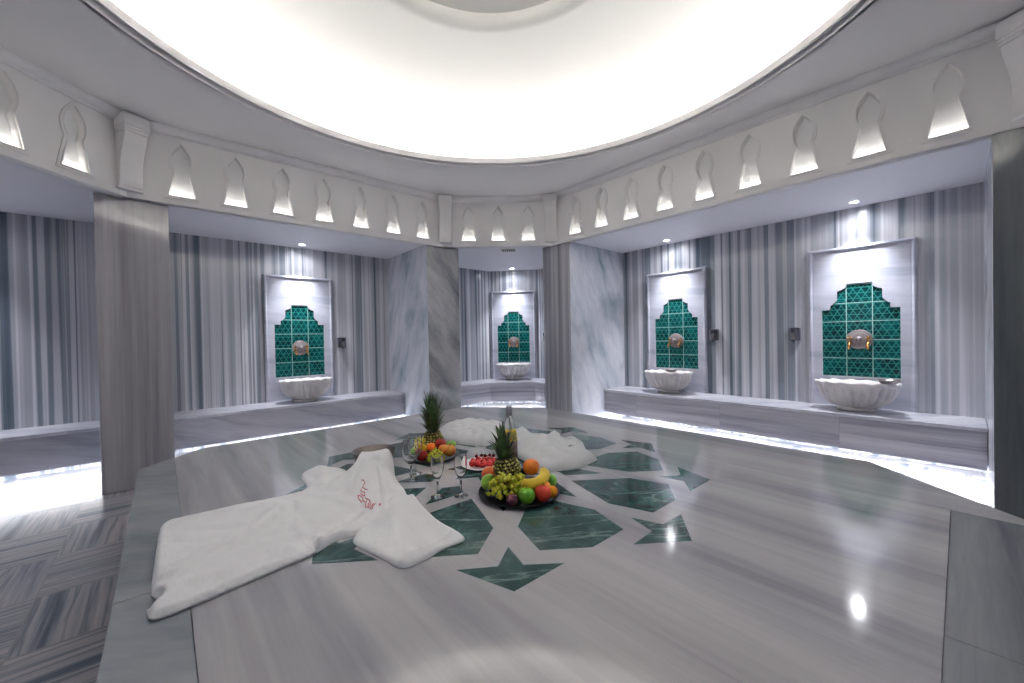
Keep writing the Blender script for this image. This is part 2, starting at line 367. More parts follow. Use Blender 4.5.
# cornice where fascia and ceiling meet
prof = [(0, -.03), (.012, -.03), (.02, -.018), (.05, -.012), (.075, .008), (.085, .03), (0, .03)]
def sweep(name, poly, prof, z, mat, closed=True):
    m = MB(); rings = [inset(poly, d) for d, _ in prof]; n = len(poly); k = len(prof)
    v = [(rings[j][i][0], rings[j][i][1], z + prof[j][1]) for i in range(n) for j in range(k)]
    f = [(i * k + j, i * k + (j + 1) % k, ((i + 1) % n) * k + (j + 1) % k, ((i + 1) % n) * k + j) for i in range(n) for j in range(k)]
    return m.add(v, f).o(name, mat)
struct(smooth_angle(sweep('trim_cornice', OCT, prof, zc - .025, M_fascia), 35))
# ring moulding round the dome opening, cove shelf, dome and centre disc
m = MB(); r0 = 1.70 * S
m.lathe([(r0 + .10, .0), (r0 + .066, .0), (r0 + .064, -.016), (r0 + .060, -.020), (r0 + .052, -.020), (r0 + .048, -.014), (r0 + .046, .032), (r0 + .014, .032), (r0 + .012, -.004), (r0, -.004), (r0, .05), (r0 + .10, .05)], 128, c=(RC[0], RC[1], zc), close=True)
struct(smooth_angle(m.o('trim_dome_ring', M_plaster), 50))
zd = Z(1.95) 
m = MB()
pr = []
rb, rt = r0 + .36, .74 * S
for i in range(25):
    a = (pi / 2) * i / 24
    pr.append((rt + (rb - rt) * cos(a), zc + .05 + (zd - zc - .05) * sin(a)))
pr = [(r0 + .04, zc + .05), (rb, zc + .05)] + pr[1:] + [(rt, zd + .14)]
po = [(r, z + .04) if 0 < i < len(pr) - 1 else (r, z) for i, (r, z) in enumerate(pr)]
m.lathe(pr, 128, c=(RC[0], RC[1], 0), close=False); m.f = m.f[:-2] + []; m.k = m.k[:-2]
o = m.o('ceiling_dome', M_dome, smooth=False); smooth_angle(o, 40); sm = o.modifiers.new('solid', 'SOLIDIFY'); sm.thickness = .02; sm.offset = 1; struct(o)
m = MB(); m.lathe([(1e-4, zd + .10), (rt * .6, zd + .098), (rt + .12, zd + .07), (rt + .12, zd + .11), (1e-4, zd + .14)], 96, c=(RC[0], RC[1], 0))
struct(smooth_angle(m.o('ceiling_disc', M_dome), 50))
m = MB(); m.lathe([(r0 + .22, 0), (r0 + .26, 0), (r0 + .26, .012), (r0 + .22, .012)], 96, c=(RC[0], RC[1], zc + .052), close=True)
tag(m.o('cove_light_strip', M_led_cove), 'warm white light strip hidden on the ledge around the dome', 'light strip')
m = MB(); m.lathe([(rt + .03, 0), (rt + .06, 0), (rt + .06, .01), (rt + .03, .01)], 96, c=(RC[0], RC[1], zd + .045), close=True)
tag(m.o('disc_light_strip', M_led_disc), 'warm white light strip behind the rim of the centre ceiling disc', 'light strip')

# ------------------------------------------------------------------ fascia with keyhole niches
KH = [(.076, 0), (.056, .092), (.036, .180), (.041, .193), (.048, .212), (.0535, .237), (.055, .262), (.052, .287), (.044, .311), (.033, .332), (.020, .350), (.008, .366), (0, .377)]
def keyhole(k=0.0):
    """outline in metres, origin at the middle of its base; k grows it outwards"""
    half = [(x * S, y * S) for x, y in KH]; p = half + [(-x, y) for x, y in reversed(half[:-1])]
    if not k: return p
    out = []; n = len(p)
    for i in range(n):
        a, b, c = Vector(p[i - 1]), Vector(p[i]), Vector(p[(i + 1) % n]); e1 = (b - a).normalized(); e2 = (c - b).normalized()
        n1 = Vector((e1.y, -e1.x)); n2 = Vector((e2.y, -e2.x)); q = n1 + n2; q = q / max(.6, q.dot(n1)); out.append(tuple(b + q * k))
    return out
TH = .09
def frame_xf(a, b, z):
    """local x from a to b, local y up, local z out of the wall into the room"""
    a = Vector((a[0], a[1], 0)); b = Vector((b[0], b[1], 0)); x = (b - a).normalized(); y = Vector((0, 0, 1)); zz = x.cross(y)
    M = Matrix((x, y, zz)).transposed().to_4x4(); return Matrix.Translation(a + Vector((0, 0, z))) @ M
ZB, ZT = zs - .012, zc + .01
KEYBASE = Z(1.05) - ZB
def fascia(name, a, b, keys):
    L = (Vector(b) - Vector(a)).length
    out = [(-.03, 0), (L + .03, 0), (L + .03, ZT - ZB), (-.03, ZT - ZB)]
    xf = frame_xf(a, b, ZB) @ Matrix.Translation((0, 0, -TH))
    holes = [[(x + t, y + KEYBASE) for x, y in keyhole()] for t in keys]
    o = struct(holed(name, out, holes, TH, M_fascia, xform=xf)); return frame_xf(a, b, ZB)
def unitlist(base, start, step, n): return [start + step * i for i in range(n)]
Pv = {k: tuple(x * S for x in p) for k, p in dict(ml=(2.29, 3.69), mr=(3.19, 2.93), rc=(3.19, -.26), lc=(-.158, 3.69), lb=(-.99, 2.86), nb=(-.99, -.17), nl=(-.158, -.93), nr=(2.29, -1.02)).items()}
# into-room side must be +z of frame: a -> b seen left to right
kl = [(.129 + .32 * i + .158) * S for i in range(7)]
kr = [(2.93 - (.04 + .32 * i)) * S for i in range(8, -1, -1)]
Lm = (Vector(Pv['mr']) - Vector(Pv['ml'])).length
km = [Lm * t for t in (.236, .506, .786)]
Lo = (Vector(Pv['lc']) - Vector(Pv['lb'])).length
ko = [Lo - (2.501 - y) * S for y in (1.577, 1.892, 2.207)]
runs = [('trim_fascia_left', 'lc', 'ml', kl, 'left'), ('trim_fascia_far', 'ml', 'mr', km, 'far'), ('trim_fascia_right', 'mr', 'rc', kr, 'right'), ('trim_fascia_far_left', 'lb', 'lc', ko, 'side')]
for nm, a, b in (('trim_fascia_near_right', 'rc', 'nr'), ('trim_fascia_near', 'nr', 'nl'), ('trim_fascia_near_left', 'nl', 'nb'), ('trim_fascia_side', 'nb', 'lb')):
    fascia(nm, Pv[a], Pv[b], [])
ordn = ['first', 'second', 'third', 'fourth', 'fifth', 'sixth', 'seventh', 'eighth', 'ninth']
KN = None
def keyhole_niche(loc, rz, label, group):
    global KN
    if KN: return dup(KN, loc, rz, label) 
    r = thing('keyhole_niche', label, 'wall niche', loc, rz, group)
    up = Matrix.Rotation(radians(90), 4, 'X')                    # local plate x,y -> x,z ; thickness towards -y
    o = holed('back_panel', keyhole(-.0008), [], .040, M_white, r, Matrix.Translation((0, TH, 0)) @ up)
    # raised surround: two stepped bands hugging the opening
    holed('surround', keyhole(.024), [keyhole(.0)], .008, M_fascia, r, up)
    holed('inner_bead', keyhole(.007), [keyhole(.0)], .016, M_white, r, up)
    m = MB().box(-.072 * S, .072 * S, .006, .046, .001, .005); m.o('light_strip', M_led_key, r)
    KN = r; return r
for nm, a, b, keys, side in runs:
    xf = fascia(nm, Pv[a], Pv[b], keys)
    d = (Vector(Pv[b]) - Vector(Pv[a])).normalized(); rz = atan2(d.y, d.x)
    for i, t in enumerate(keys):
        p = xf @ Vector((t, KEYBASE, 0)); n = len(keys)
        lab = {'left': 'lit keyhole niche on the left frieze, %s right of the big scroll corbel' % ordn[i],
               'far': ['left one of three lit keyhole niches between the two far corbels', 'middle one of three lit keyhole niches between the two far corbels', 'right one of three lit keyhole niches between the two far corbels'][i] if side == 'far' else '',
               'right': 'lit keyhole niche on the right frieze, %s from the far right corbel' % ordn[i],
               'side': 'lit keyhole niche left of the big scroll corbel, %s away from it' % ordn[n - 1 - i]}[side]
        k = keyhole_niche(p, rz, lab, None); k['group'] = 'keyhole niches in the frieze'
# corbels (scroll brackets) at the octagon corners
CB = None
def corbel(key, label):
    global CB
    v = Vector(Pv[key]); d = (Vector(RC) - v).normalized(); rz = atan2(d.y, d.x) + pi / 2      # local -y faces the room
    loc = (v.x + (.02 if key == 'ml' else 0), v.y - (.02 if key == 'ml' else 0), Z(1.025))
    if CB: return dup(CB, loc, rz, label)
    r = thing('corbel', label, 'corbel', loc, rz, 'white plaster corbels on the frieze')
    H = Z(1.50) - Z(1.025); w = .074
    # side outline (depth towards room, height)
    prof = [(-.04, .02), (.055, .02), (.062, .035), (.070, .07), (.074, .12), (.076, .17), (.082, .22), (.095, .27), (.113, .32), (.132, .36), (.145, .40), (.150, .435), (-.04, .435)]
    v0 = [(-w, -y, z) for y, z in prof] + [(w, -y, z) for y, z in prof]; n = len(prof)
    f = [tuple(range(n)), tuple(reversed(range(n, 2 * n)))] + [(i, (i + 1) % n, (i + 1) % n + n, i + n) for i in range(n)]
    o = mobj('scroll', v0, f, M_fascia, r, bevel=.006)
    m = MB(); m.box(-w - .003, w + .003, -.156, .04, .435, .452); m.box(-w - .006, w + .006, -.161, .04, .459, .474); m.box(-w - .009, w + .009, -.167, .04, .481, H)
    m.box(-w, w, -.152, .04, .452, .459); m.box(-w - .003, w + .003, -.157, .04, .474, .481); m.o('cap', M_fascia, r, bevel=.002)
    m = MB(); m.box(-w - .008, w + .008, -.066, .04, 0, .012); m.box(-w - .003, w + .003, -.060, .04, .012, .022); m.o('foot', M_fascia, r, bevel=.002)
    CB = r; return r
corbel('ml', 'slim white plaster corbel left of the three far keyhole niches')
corbel('mr', 'slim white plaster corbel right of the three far keyhole niches')
corbel('lc', 'big white plaster scroll corbel above the nearest left marble pillar')
corbel('rc', 'white plaster scroll corbel cut off at the top right corner of the photo')

# ------------------------------------------------------------------ piers between niches
def pier(name, u0, u1, v0, v1, mats, fm=None):
    m = MB(); m.box(u0 * S, u1 * S, v0 * S, v1 * S, 0, zs - .001)
    o = m.o(name, mats[0]); 
    if len(mats) > 1:
        for x in mats[1:]: o.data.materials.append(x)
        for p in o.data.polygons:
            nrm = p.normal; p.material_index = 1 if abs(nrm.x) > .5 else 0
    b = o.modifiers.new('b', 'BEVEL'); b.width = .004; b.segments = 2
    return struct(o)
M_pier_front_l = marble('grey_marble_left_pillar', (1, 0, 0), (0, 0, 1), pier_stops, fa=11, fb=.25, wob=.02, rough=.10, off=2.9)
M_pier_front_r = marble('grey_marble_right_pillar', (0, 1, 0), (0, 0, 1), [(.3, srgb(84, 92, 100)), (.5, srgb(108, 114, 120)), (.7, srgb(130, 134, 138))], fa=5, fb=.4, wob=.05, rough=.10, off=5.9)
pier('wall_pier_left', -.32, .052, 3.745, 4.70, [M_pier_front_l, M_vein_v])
pier('wall_pier_far_left', 2.105, 2.505, 3.72, 4.70, [M_pier_v, M_vein_v])
pier('wall_pier_far_right', 3.225, 4.23, 2.715, 3.107, [M_vein_u, M_pier_u])
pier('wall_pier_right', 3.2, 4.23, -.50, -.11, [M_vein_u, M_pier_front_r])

# ------------------------------------------------------------------ benches with light below
BT, BB = Z(-.615), Z(-.878)
def bench(nm, label, polys_top, mat, led, front):
    r = thing(nm, label, 'bench', (0, 0, 0))
    m = MB(); m.prism(polys_top, BT - .03, BT); m.o('bench_top', M_bench_top, r, bevel=.004)
    m = MB(); m.prism(front, BB, BT - .031); m.o('front_panel', mat, r)
    m = MB(); m.prism(led, BB - .008, BB - .001); m.o('light_strip', M_led_bench, r)
    return r
M_bench_top = marble('bench_top_marble', (R2_, R2_, 0), (R2_, -R2_, 0), [(.3, srgb(176, 177, 188)), (.5, srgb(200, 200, 209)), (.7, srgb(214, 213, 221))], fa=5, fb=.8, wob=.1, rough=.2)
def rect(u0, u1, v0, v1): return U((u0, v0), (u1, v0), (u1, v1), (u0, v1))
bench('marble_bench', 'grey marble bench under the two fountains along the right wall', rect(3.79, 4.218, -.108, 2.712), M_bench_u, rect(3.86, 3.92, -.10, 2.70), rect(3.80, 4.215, -.106, 2.71))
bench('marble_bench', 'grey veined marble bench under the left wall fountain', rect(.054, 2.103, 4.28, 4.688), M_bench_v, rect(.07, 2.09, 4.35, 4.41), rect(.055, 2.10, 4.29, 4.685))
bench('marble_bench', 'grey marble bench at the far left edge of the photo, left of the near pillar', rect(-2.59, -.322, 4.28, 4.688), M_bench_v, rect(-2.5, -.34, 4.35, 4.41), rect(-2.59, -.323, 4.29, 4.685))
k1 = 7.665; sq = sqrt(2)
def cham(d):   # far niche bench outline, front edge moved back by d
    a = 4.29 + d; b = 3.80 + d; c = k1 + d * sq
    return U((2.507, a), (c - a, a), (b, c - b), (b, 3.11), (4.215, 3.11), (4.215, 4.165), (3.698, 4.685), (2.507, 4.685))
mled = U((2.6, 4.36), (k1 + .10 - 4.36, 4.36), (3.87, k1 + .10 - 3.87), (3.87, 3.2), (3.92, 3.2), (3.92, k1 + .17 - 3.92), (k1 + .17 - 4.41, 4.41), (2.6, 4.41))
M_bench_m = M_bench_d
rb_ = bench('marble_bench', 'grey marble bench bending around the small far niche', cham(-.01), M_bench_m, mled, cham(0))
# the raised slab that carries the far basin
def rot45(x, y, c):  # local x right, y away, at c (uv metres)
    return (c[0] + (x + y) * R2_, c[1] + (y - x) * R2_)
CM = (3.9515 * S - .0, 4.4385 * S - .0)   # middle of the far back wall
# ------------------------------------------------------------------ fountains
def stepped():
    h = [(.239, -.372), (.239, .178), (.183, .178), (.183, .212), (.165, .225), (.147, .243), (.138, .26), (.138, .328), (.104, .340), (.088, .352), (.080, .362), (.080, .385)]
    p = [(x * S, (z + .615) * S) for x, z in h]; return p + [(-x, z) for x, z in reversed(p)]
UP = Matrix.Rotation(radians(90), 4, 'X')
def fountain(loc, rz, label, proto=None):
    if proto: return dup(proto, loc, rz, label)
    r = thing('fountain_panel', label, 'wall panel', loc, rz, 'framed marble fountain panels with teal tiles')
    W, H = .33 * S, 1.305 * S
    pl = [(-W + .03, 0), (W - .03, 0), (W - .03, H - .03), (-W + .03, H - .03)]
    holed('marble_plate', pl, [stepped()], .018, M_panel, r, Matrix.Translation((0, -.002, 0)) @ UP)
    m = MB(); m.box(-.245 * S, .245 * S, -.010, -.001, .24 * S, 1.005 * S); m.o('tile_panel', M_tile, r)
    # moulded frame: outer fillet, bead and inner bevel swept up, across and down
    path = [(-W, 0), (-W, H), (W, H), (W, 0)]
    pf = [(0, .001), (0, .030), (.008, .036), (.018, .040), (.028, .036), (.034, .026), (.046, .022), (.046, .001)]
    v = []; 
    for (x, z) in path:
        sx = 1 if x < 0 else -1
        for d, t in pf: v.append((x + sx * d, -t, z - (d if z > 0 else 0)))
    k = len(pf); f = [(i * k + j, i * k + (j + 1) % k, (i + 1) * k + (j + 1) % k, (i + 1) * k + j) for i in range(3) for j in range(k)]
    f += [tuple(range(k)), tuple(range(3 * k, 4 * k))]
    smooth_angle(mobj('frame', v, f, M_panel, r), 30)
    return r
def basin(loc, rz, label, proto=None):
    if proto: return dup(proto, loc, rz, label)
    r = thing('wash_basin', label, 'basin', loc, rz, 'fluted marble wash basins on the benches')
    NF = 26
    def fl(x, y, z, a, j):
        k = 1 if j < 8 else 0
        g = .95 * (1 + .15 * fw[j] * (abs(cos(a * NF / 2)) ** .7 - .75)) + .03 * sw[j] * cos(a * 14)
        return (x * g, y * g * .68, (z + (.005 * sw[j] * cos(a * 14))) * 1.12)
    prof = [(.135, 0), (.145, .010), (.135, .022), (.120, .030), (.165, .040), (.222, .070), (.260, .108), (.284, .15), (.296, .185), (.302, .205), (.312, .215), (.316, .228), (.310, .238), (.285, .237), (.262, .222), (.235, .18), (.19, .13), (.10, .095), (1e-4, .088)]
    fw = [0, 0, 0, .1, 1, 1, 1, 1, .9, .3, 0, 0, 0, 0, 0, 0, 0, 0, 0]
    sw = [0, 0, 0, 0, 0, 0, 0, .1, .2, .5, 1, 1, 1, 1, .7, .3, 0, 0, 0]
    m = MB(); m.lathe(prof, 224, fl); smooth_angle(m.o('bowl', M_basin, r), 60)
    m = MB(); m.lathe([(1e-4, .0895), (.018, .0895), (.020, .0925), (.012, .094), (1e-4, .093)], 20); m.o('drain', M_steel, r, smooth=True)
    return r
def taps(loc, rz, label, proto=None):
    if proto: return dup(proto, loc, rz, label)
    r = thing('twin_tap', label, 'tap', loc, rz, 'silver plaques with twin brass taps')
    m = MB(); m.lathe([(1e-4, 0), (.098, 0), (.100, .006), (.094, .014), (.086, .012), (.078, .016), (.05, .020), (.02, .024), (1e-4, .024)], 48)
    m.v = [(x, -z, y * .93) for x, y, z in m.v]; smooth_angle(m.o('plaque', M_silver, r), 40)
    m = MB(); m.lathe([(.016, 0), (.018, .01), (.012, .016), (.022, .03), (.024, .04), (.016, .052), (1e-4, .056)], 20)
    m.v = [(x, -z - .02, y + .005) for x, y, z in m.v]; m.o('centre_knob', M_silver, r, smooth=True)
    for s in (-1, 1):
        x = s * .068
        m = MB(); m.tube([(x, -.005, -.035), (x, -.035, -.035), (x, -.062, -.040), (x, -.075, -.052), (x, -.078, -.078)], [.0125, .0125, .0125, .012, .011], 12)
        m.ball((x, -.035, -.035), .018, 12); m.lathe([(.010, 0), (.0125, .002), (.0125, .010), (.009, .012)], 12, c=(x, -.078, -.092))
        t = m.o('spout', M_gold, r, smooth=True)
        m = MB(); m.tube([(x, -.035, -.028), (x, -.035, .004)], [.006, .006], 10); m.ball((x, -.035, .010), .010, 10)
        for q in range(4):
            a = q * pi / 2 + .5; m.ball((x + .015 * cos(a), -.035 + .015 * sin(a), .014), .0075, 8)
        m.lathe([(.004, 0), (.008, .004), (.007, .012), (1e-4, .018)], 10, c=(x, -.035, .018)); m.o('handle', M_gold, t, smooth=True)
    return r
def dispenser(loc, rz, label, proto=None):
    if proto: return dup(proto, loc, rz, label)
    r = thing('soap_dispenser', label, 'soap dispenser', loc, rz, 'chrome wall soap dispensers')
    w, h, d = .050, .155, .085
    pf = [(-w, 0), (-w, .55 * d), (-w * .8, .85 * d), (-w * .4, d), (w * .4, d), (w * .8, .85 * d), (w, .55 * d), (w, 0)]
    m = MB(); m.v = [(x, -y, z) for z in (0.018, h) for x, y in pf]; n = len(pf)
    m.f = [tuple(range(n)), tuple(range(n, 2 * n))] + [(i, (i + 1) % n, (i + 1) % n + n, i + n) for i in range(n)]; m.k = [0] * len(m.f)
    m.o('body', M_chrome, r, bevel=.006)
    m = MB(); m.box(-.018, .018, -d - .010, -d * .9, .028, .10); pp = m.o('push_plate', M_steel, r, bevel=.004)
    m = MB(); m.tube([(0, -d * .7, .02), (0, -d * .7, .0)], [.010, .007], 12); m.o('nozzle', M_dark, pp)
    m = MB(); m.box(-.030, .030, -.055, -.0, h - .002, h + .006); m.o('lid', M_steel, r, bevel=.003)
    return r
def tas(loc, label, proto=None):
    if proto: return dup(proto, loc, 0, label)
    r = thing('rinsing_bowl', label, 'bowl', loc, 0, 'small metal rinsing bowls')
    m = MB(); m.lathe([(1e-4, 0), (.04, 0), (.062, .012), (.075, .032), (.082, .036), (.080, .040), (.070, .034), (.058, .017), (.038, .006), (1e-4, .005)], 36)
    m.o('dish', M_steel, r, smooth=True)
    m = MB(); m.lathe([(1e-4, .004), (.012, .004), (.016, .010), (.010, .016), (1e-4, .017)], 16); m.o('centre_boss', M_steel, r, smooth=True)
    return r
WR, WL = 4.22 * S, 4.69 * S
spots = [('R1', (WR, .54 * S), -pi / 2, 'nearest on the right wall, second from the right edge', 'on the right'),
         ('R2', (WR, 2.06 * S), -pi / 2, '', ''), ('L', (1.107 * S, WL), 0, '', ''), ('M', CM, -pi / 4, '', '')]
labs = {'R1': 'the right wall nearest the viewer', 'R2': 'the right wall beside the far right pillar', 'L': 'the left wall', 'M': 'the small far niche'}
F = B_ = T_ = None
for key, (x, y), rz, _, _ in spots:
    d = Vector((-sin(rz) * -1, -cos(rz))) if False else Vector((cos(rz) * 0 + sin(rz), -cos(rz)))   # into the room
    t = labs[key]
    f = fountain((x, y, BT + .001), rz, 'framed marble panel with teal tiles on ' + t if key != 'M' else 'framed marble panel with teal tiles in the small far niche', F); F = F or f
    k = .185 * S
    b = basin((x + d.x * (k + .022), y + d.y * (k + .022), BT + (.012 if key == 'M' else .001)), rz, 'white fluted marble basin on the bench at ' + t, B_); B_ = B_ or b
    q = taps((x + d.x * .011, y + d.y * .011, Z(-.068)), rz, 'round silver plaque with twin brass taps on ' + t, T_); T_ = T_ or q
c = rot45(0, -.27, CM)
p = [rot45(a, b, CM) for a, b in ((-.30, -.46), (.30, -.46), (.30, -.02), (-.30, -.02))]
tag(MB().prism(p, BT + .001, BT + .011).o('bench_slab', M_bench_m, bevel=.003), 'thin dark grey marble slab under the basin in the small far niche', 'slab')
D = dispenser((WR, .975 * S, Z(-.09)), -pi / 2, 'chrome soap dispenser left of the nearest right fountain panel')
dispenser((WR, 1.655 * S, Z(-.085)), -pi / 2, 'chrome soap dispenser right of the farther fountain panel on the right wall', D)
dispenser((1.532 * S, WL, Z(-.095)), 0, 'chrome soap dispenser right of the fountain panel on the left wall', D)
dispenser((WR, 3.99 * S, Z(-.07)), -pi / 2, 'soap dispenser half hidden at the right of the small far niche', D)
t1 = tas((3.90 * S, .345 * S, BT + .274), 'shallow metal bowl resting on the right rim of the nearest right basin')
tas((3.90 * S, 1.965 * S, BT + .274), 'shallow metal bowl resting on the right rim of the farther right wall basin', t1)
# downlights
DLs = [(4.03, .54, 'small bright spotlight above the nearest right fountain'), (4.03, 2.06, 'small bright spotlight above the farther right wall fountain'),
       (1.10, 4.49, 'small bright spotlight above the left wall fountain'), (3.82, 4.30, 'small bright spotlight above the far niche fountain'),
       (-1.25, 4.49, 'small spotlight over the bench beyond the left edge of the photo'), (4.03, -1.4, 'added fill spotlight beyond the right edge of the photo'),
       (-2.3, 1.4, 'added fill spotlight behind the viewer on the left'), (1.1, -2.1, 'added fill spotlight behind the viewer')]  # last three are unseen lamps added to fill the near platform
for i, (u, v, lb) in enumerate(DLs):
    loc = (u * S, v * S, zs)
    r = thing('ceiling_spotlight', lb, 'ceiling light', loc, 0, 'recessed spotlights over the fountains')
    m = MB(); m.lathe([(.030, -.001), (.042, -.001), (.042, -.005), (.036, -.008), (.030, -.006)], 28, close=True); m.o('trim_ring', M_white, r, smooth=True)
    m = MB(); m.lathe([(1e-4, -.002), (.029, -.002), (.029, -.004), (1e-4, -.004)], 24); m.o('lens', M_lamp, r)
    l = bpy.data.lights.new('spot', 'SPOT'); l.energy = SPOT; l.spot_size = radians(80); l.spot_blend = 1.0; l.shadow_soft_size = .025; l.color = (.93, .95, 1)
    lo = bpy.data.objects.new('lamp_beam', l); C.objects.link(lo); lo.location = (0, 0, -.012); lo.parent = r
    l = bpy.data.lights.new('spot_halo', 'SPOT'); l.energy = SPOT * .055; l.spot_size = radians(165); l.spot_blend = .6; l.shadow_soft_size = .025; l.color = (.93, .95, 1)
    lo = bpy.data.objects.new('lamp_halo', l); C.objects.link(lo); lo.location = (0, 0, -.012); lo.parent = r
# air vent in the far soffit
r = thing('air_vent', 'small white slotted air vent in the ceiling of the far niche', 'vent', (-.305, 4.52, 0) and ((-.305 + 4.52) * R2_ * S, (4.52 + .305) * R2_ * S, zs), -pi / 4)
m = MB(); 
for a in ((-.125, .125, -.13, -.10), (-.125, .125, .10, .13), (-.125, -.095, -.10, .10), (.095, .125, -.10, .10)): m.box(a[0], a[1], a[2], a[3], -.012, -.001)
m.o('frame', M_white, r, bevel=.002)
m = MB(); m.box(-.095, .095, -.10, .10, -.003, -.001); m.o('backing', M_dark, r)
for i in range(7):
    x = -.078 + i * .026; m = MB(); m.box(x - .003, x + .003, -.10, .10, -.011, -.003); m.o('slat', M_white, r)

# ------------------------------------------------------------------ the heated marble platform
K = .975 * S
PH = EYE - .585 * S
def clip(poly, inside, inter):
    out = []
    for i in range(len(poly)):
        a, b = poly[i - 1], poly[i]
        if inside(b):
            if not inside(a): out.append(inter(a, b))
            out.append(b)
        elif inside(a): out.append(inter(a, b))
    return out
def clip_half(poly, nx, ny, d):
    g = lambda p: d - nx * p[0] - ny * p[1]
    return clip(poly, lambda p: g(p) >= -1e-9, lambda a, b: tuple(a[i] + (b[i] - a[i]) * g(a) / (g(a) - g(b)) for i in (0, 1)))
u0, u1, v0, v1 = -.10, 2.42, -.14, 2.875
OCTP = [(u0, v1 - .265), (u0, v0 + .42), (u0 + .42, v0), (u1 - .42, v0), (u1, v0 + .42), (u1, v1 - .53), (u1 - .46, v1), (u0 + .265, v1)]
def clip_to(poly):
    n = len(OCTP)
    for i in range(n):
        a, b = OCTP[i], OCTP[(i + 1) % n]; ex, ey = b[0] - a[0], b[1] - a[1]; nx, ny = ey, -ex
        poly = clip_half(poly, nx, ny, nx * a[0] + ny * a[1])
        if len(poly) < 3: return []
    return poly
pf = thing('marble_platform', 'large low octagonal grey marble platform with a green star inlay filling the room', 'platform', (0, 0, 0))
m = MB(); g = .0009
ub, vb = [-.2, .035, 1.137, 1.95, 2.6], [-.3, .024, 2.95]
def cell(a, b, c, d, k):
    q = clip_to([(a + g, c + g), (b - g, c + g), (b - g, d - g), (a + g, d - g)])
    if len(q) >= 3: m.prism([(x * K, y * K) for x, y in q], PH - .04, PH, k)
cell(-.2, .035, -.3, 1.30, 1); cell(-.2, .035, 1.30, 3, 1)
cell(.035, 1.95, .024, 3, 0); cell(1.95, 2.6, -.3, 3, 0)
cell(.035, 1.137, -.3, .024, 2); cell(1.137, 1.95, -.3, .024, 2)
m.o('platform_top', M_top, pf, mats=[M_top, M_top_l, M_top_r])
ins = inset([(x * K, y * K) for x, y in OCTP], .05)
MB().prism(ins, 0, PH - .041).o('platform_base', M_plat_side, pf)
RCn = (1.154 * K, 1.425 * K)
A0 = -90.9
m = MB()
def pol(pts, ang):
    m.prism([(RCn[0] + r * K * cos(radians(ang + t)), RCn[1] + r * K * sin(radians(ang + t))) for r, t in pts], PH - .002, PH + .0006)
for i in range(10):
    a = A0 + 36 * i
    # outer arrow (two convex halves share the axis)
    pol([(.705, 0), (.800, 2.4), (.816, 10), (.906, 0)][::1], a); pol([(.705, 0), (.906, 0), (.816, -10), (.800, -2.4)], a)
    pol([(.268, 0), (.325, 9.6), (.474, 0), (.325, -9.6)], a)
    pol([(.367, 0), (.589, 14.2), (.739, 11.3), (.772, 0), (.739, -11.3), (.589, -14.2)], a + 18)
star = [(.23 if i % 2 == 0 else .15, 18 * i) for i in range(20)]
for i in range(0, 20, 2):
    pol([(0.001, 0), (.15, -18), (.23, 0), (.15, 18)], A0 + 18 + 18 * i)
m.o('green_inlay', M_green, pf)

# ------------------------------------------------------------------ cloth shapes
def dseg(p, a, b):
    ax, ay = a; bx, by = b; dx, dy = bx - ax, by - ay; L = dx * dx + dy * dy
    t = max(0, min(1, ((p[0] - ax) * dx + (p[1] - ay) * dy) / L)) if L > 0 else 0
    q = (ax + dx * t, ay + dy * t); return sqrt((p[0] - q[0]) ** 2 + (p[1] - q[1]) ** 2), q, t
def inpoly(p, poly):
    c = False; n = len(poly)
    for i in range(n):
        x1, y1 = poly[i - 1]; x2, y2 = poly[i]
        if (y1 > p[1]) != (y2 > p[1]) and p[0] < (x2 - x1) * (p[1] - y1) / (y2 - y1) + x1: c = not c
    return c
def sst(x, a=0, b=1): t = max(0, min(1, (x - a) / (b - a))); return t * t * (3 - 2 * t)
def chaikin(poly, n=2, closed=True):
    for _ in range(n):
        out = []
        for i in range(len(poly)):
            a, b = poly[i], poly[(i + 1) % len(poly)]
            out += [tuple(a[k] * .8 + b[k] * .2 for k in (0, 1)), tuple(a[k] * .2 + b[k] * .8 for k in (0, 1))]
        poly = out
    return poly
def crease(p, line, amp, w, onesided=False):
    best = 9; sgn = 1
    for i in range(len(line) - 1):
        d, q, t = dseg(p, line[i], line[i + 1])
        if d < best:
            best = d; a, b = line[i], line[i + 1]; sgn = 1 if (b[0] - a[0]) * (p[1] - a[1]) - (b[1] - a[1]) * (p[0] - a[0]) > 0 else -1
    if onesided:
        return amp * sst(-sgn * best, -w, w) * math.exp(-(best / (w * 9)) ** 2)
    return amp * math.exp(-(best / w) ** 2)
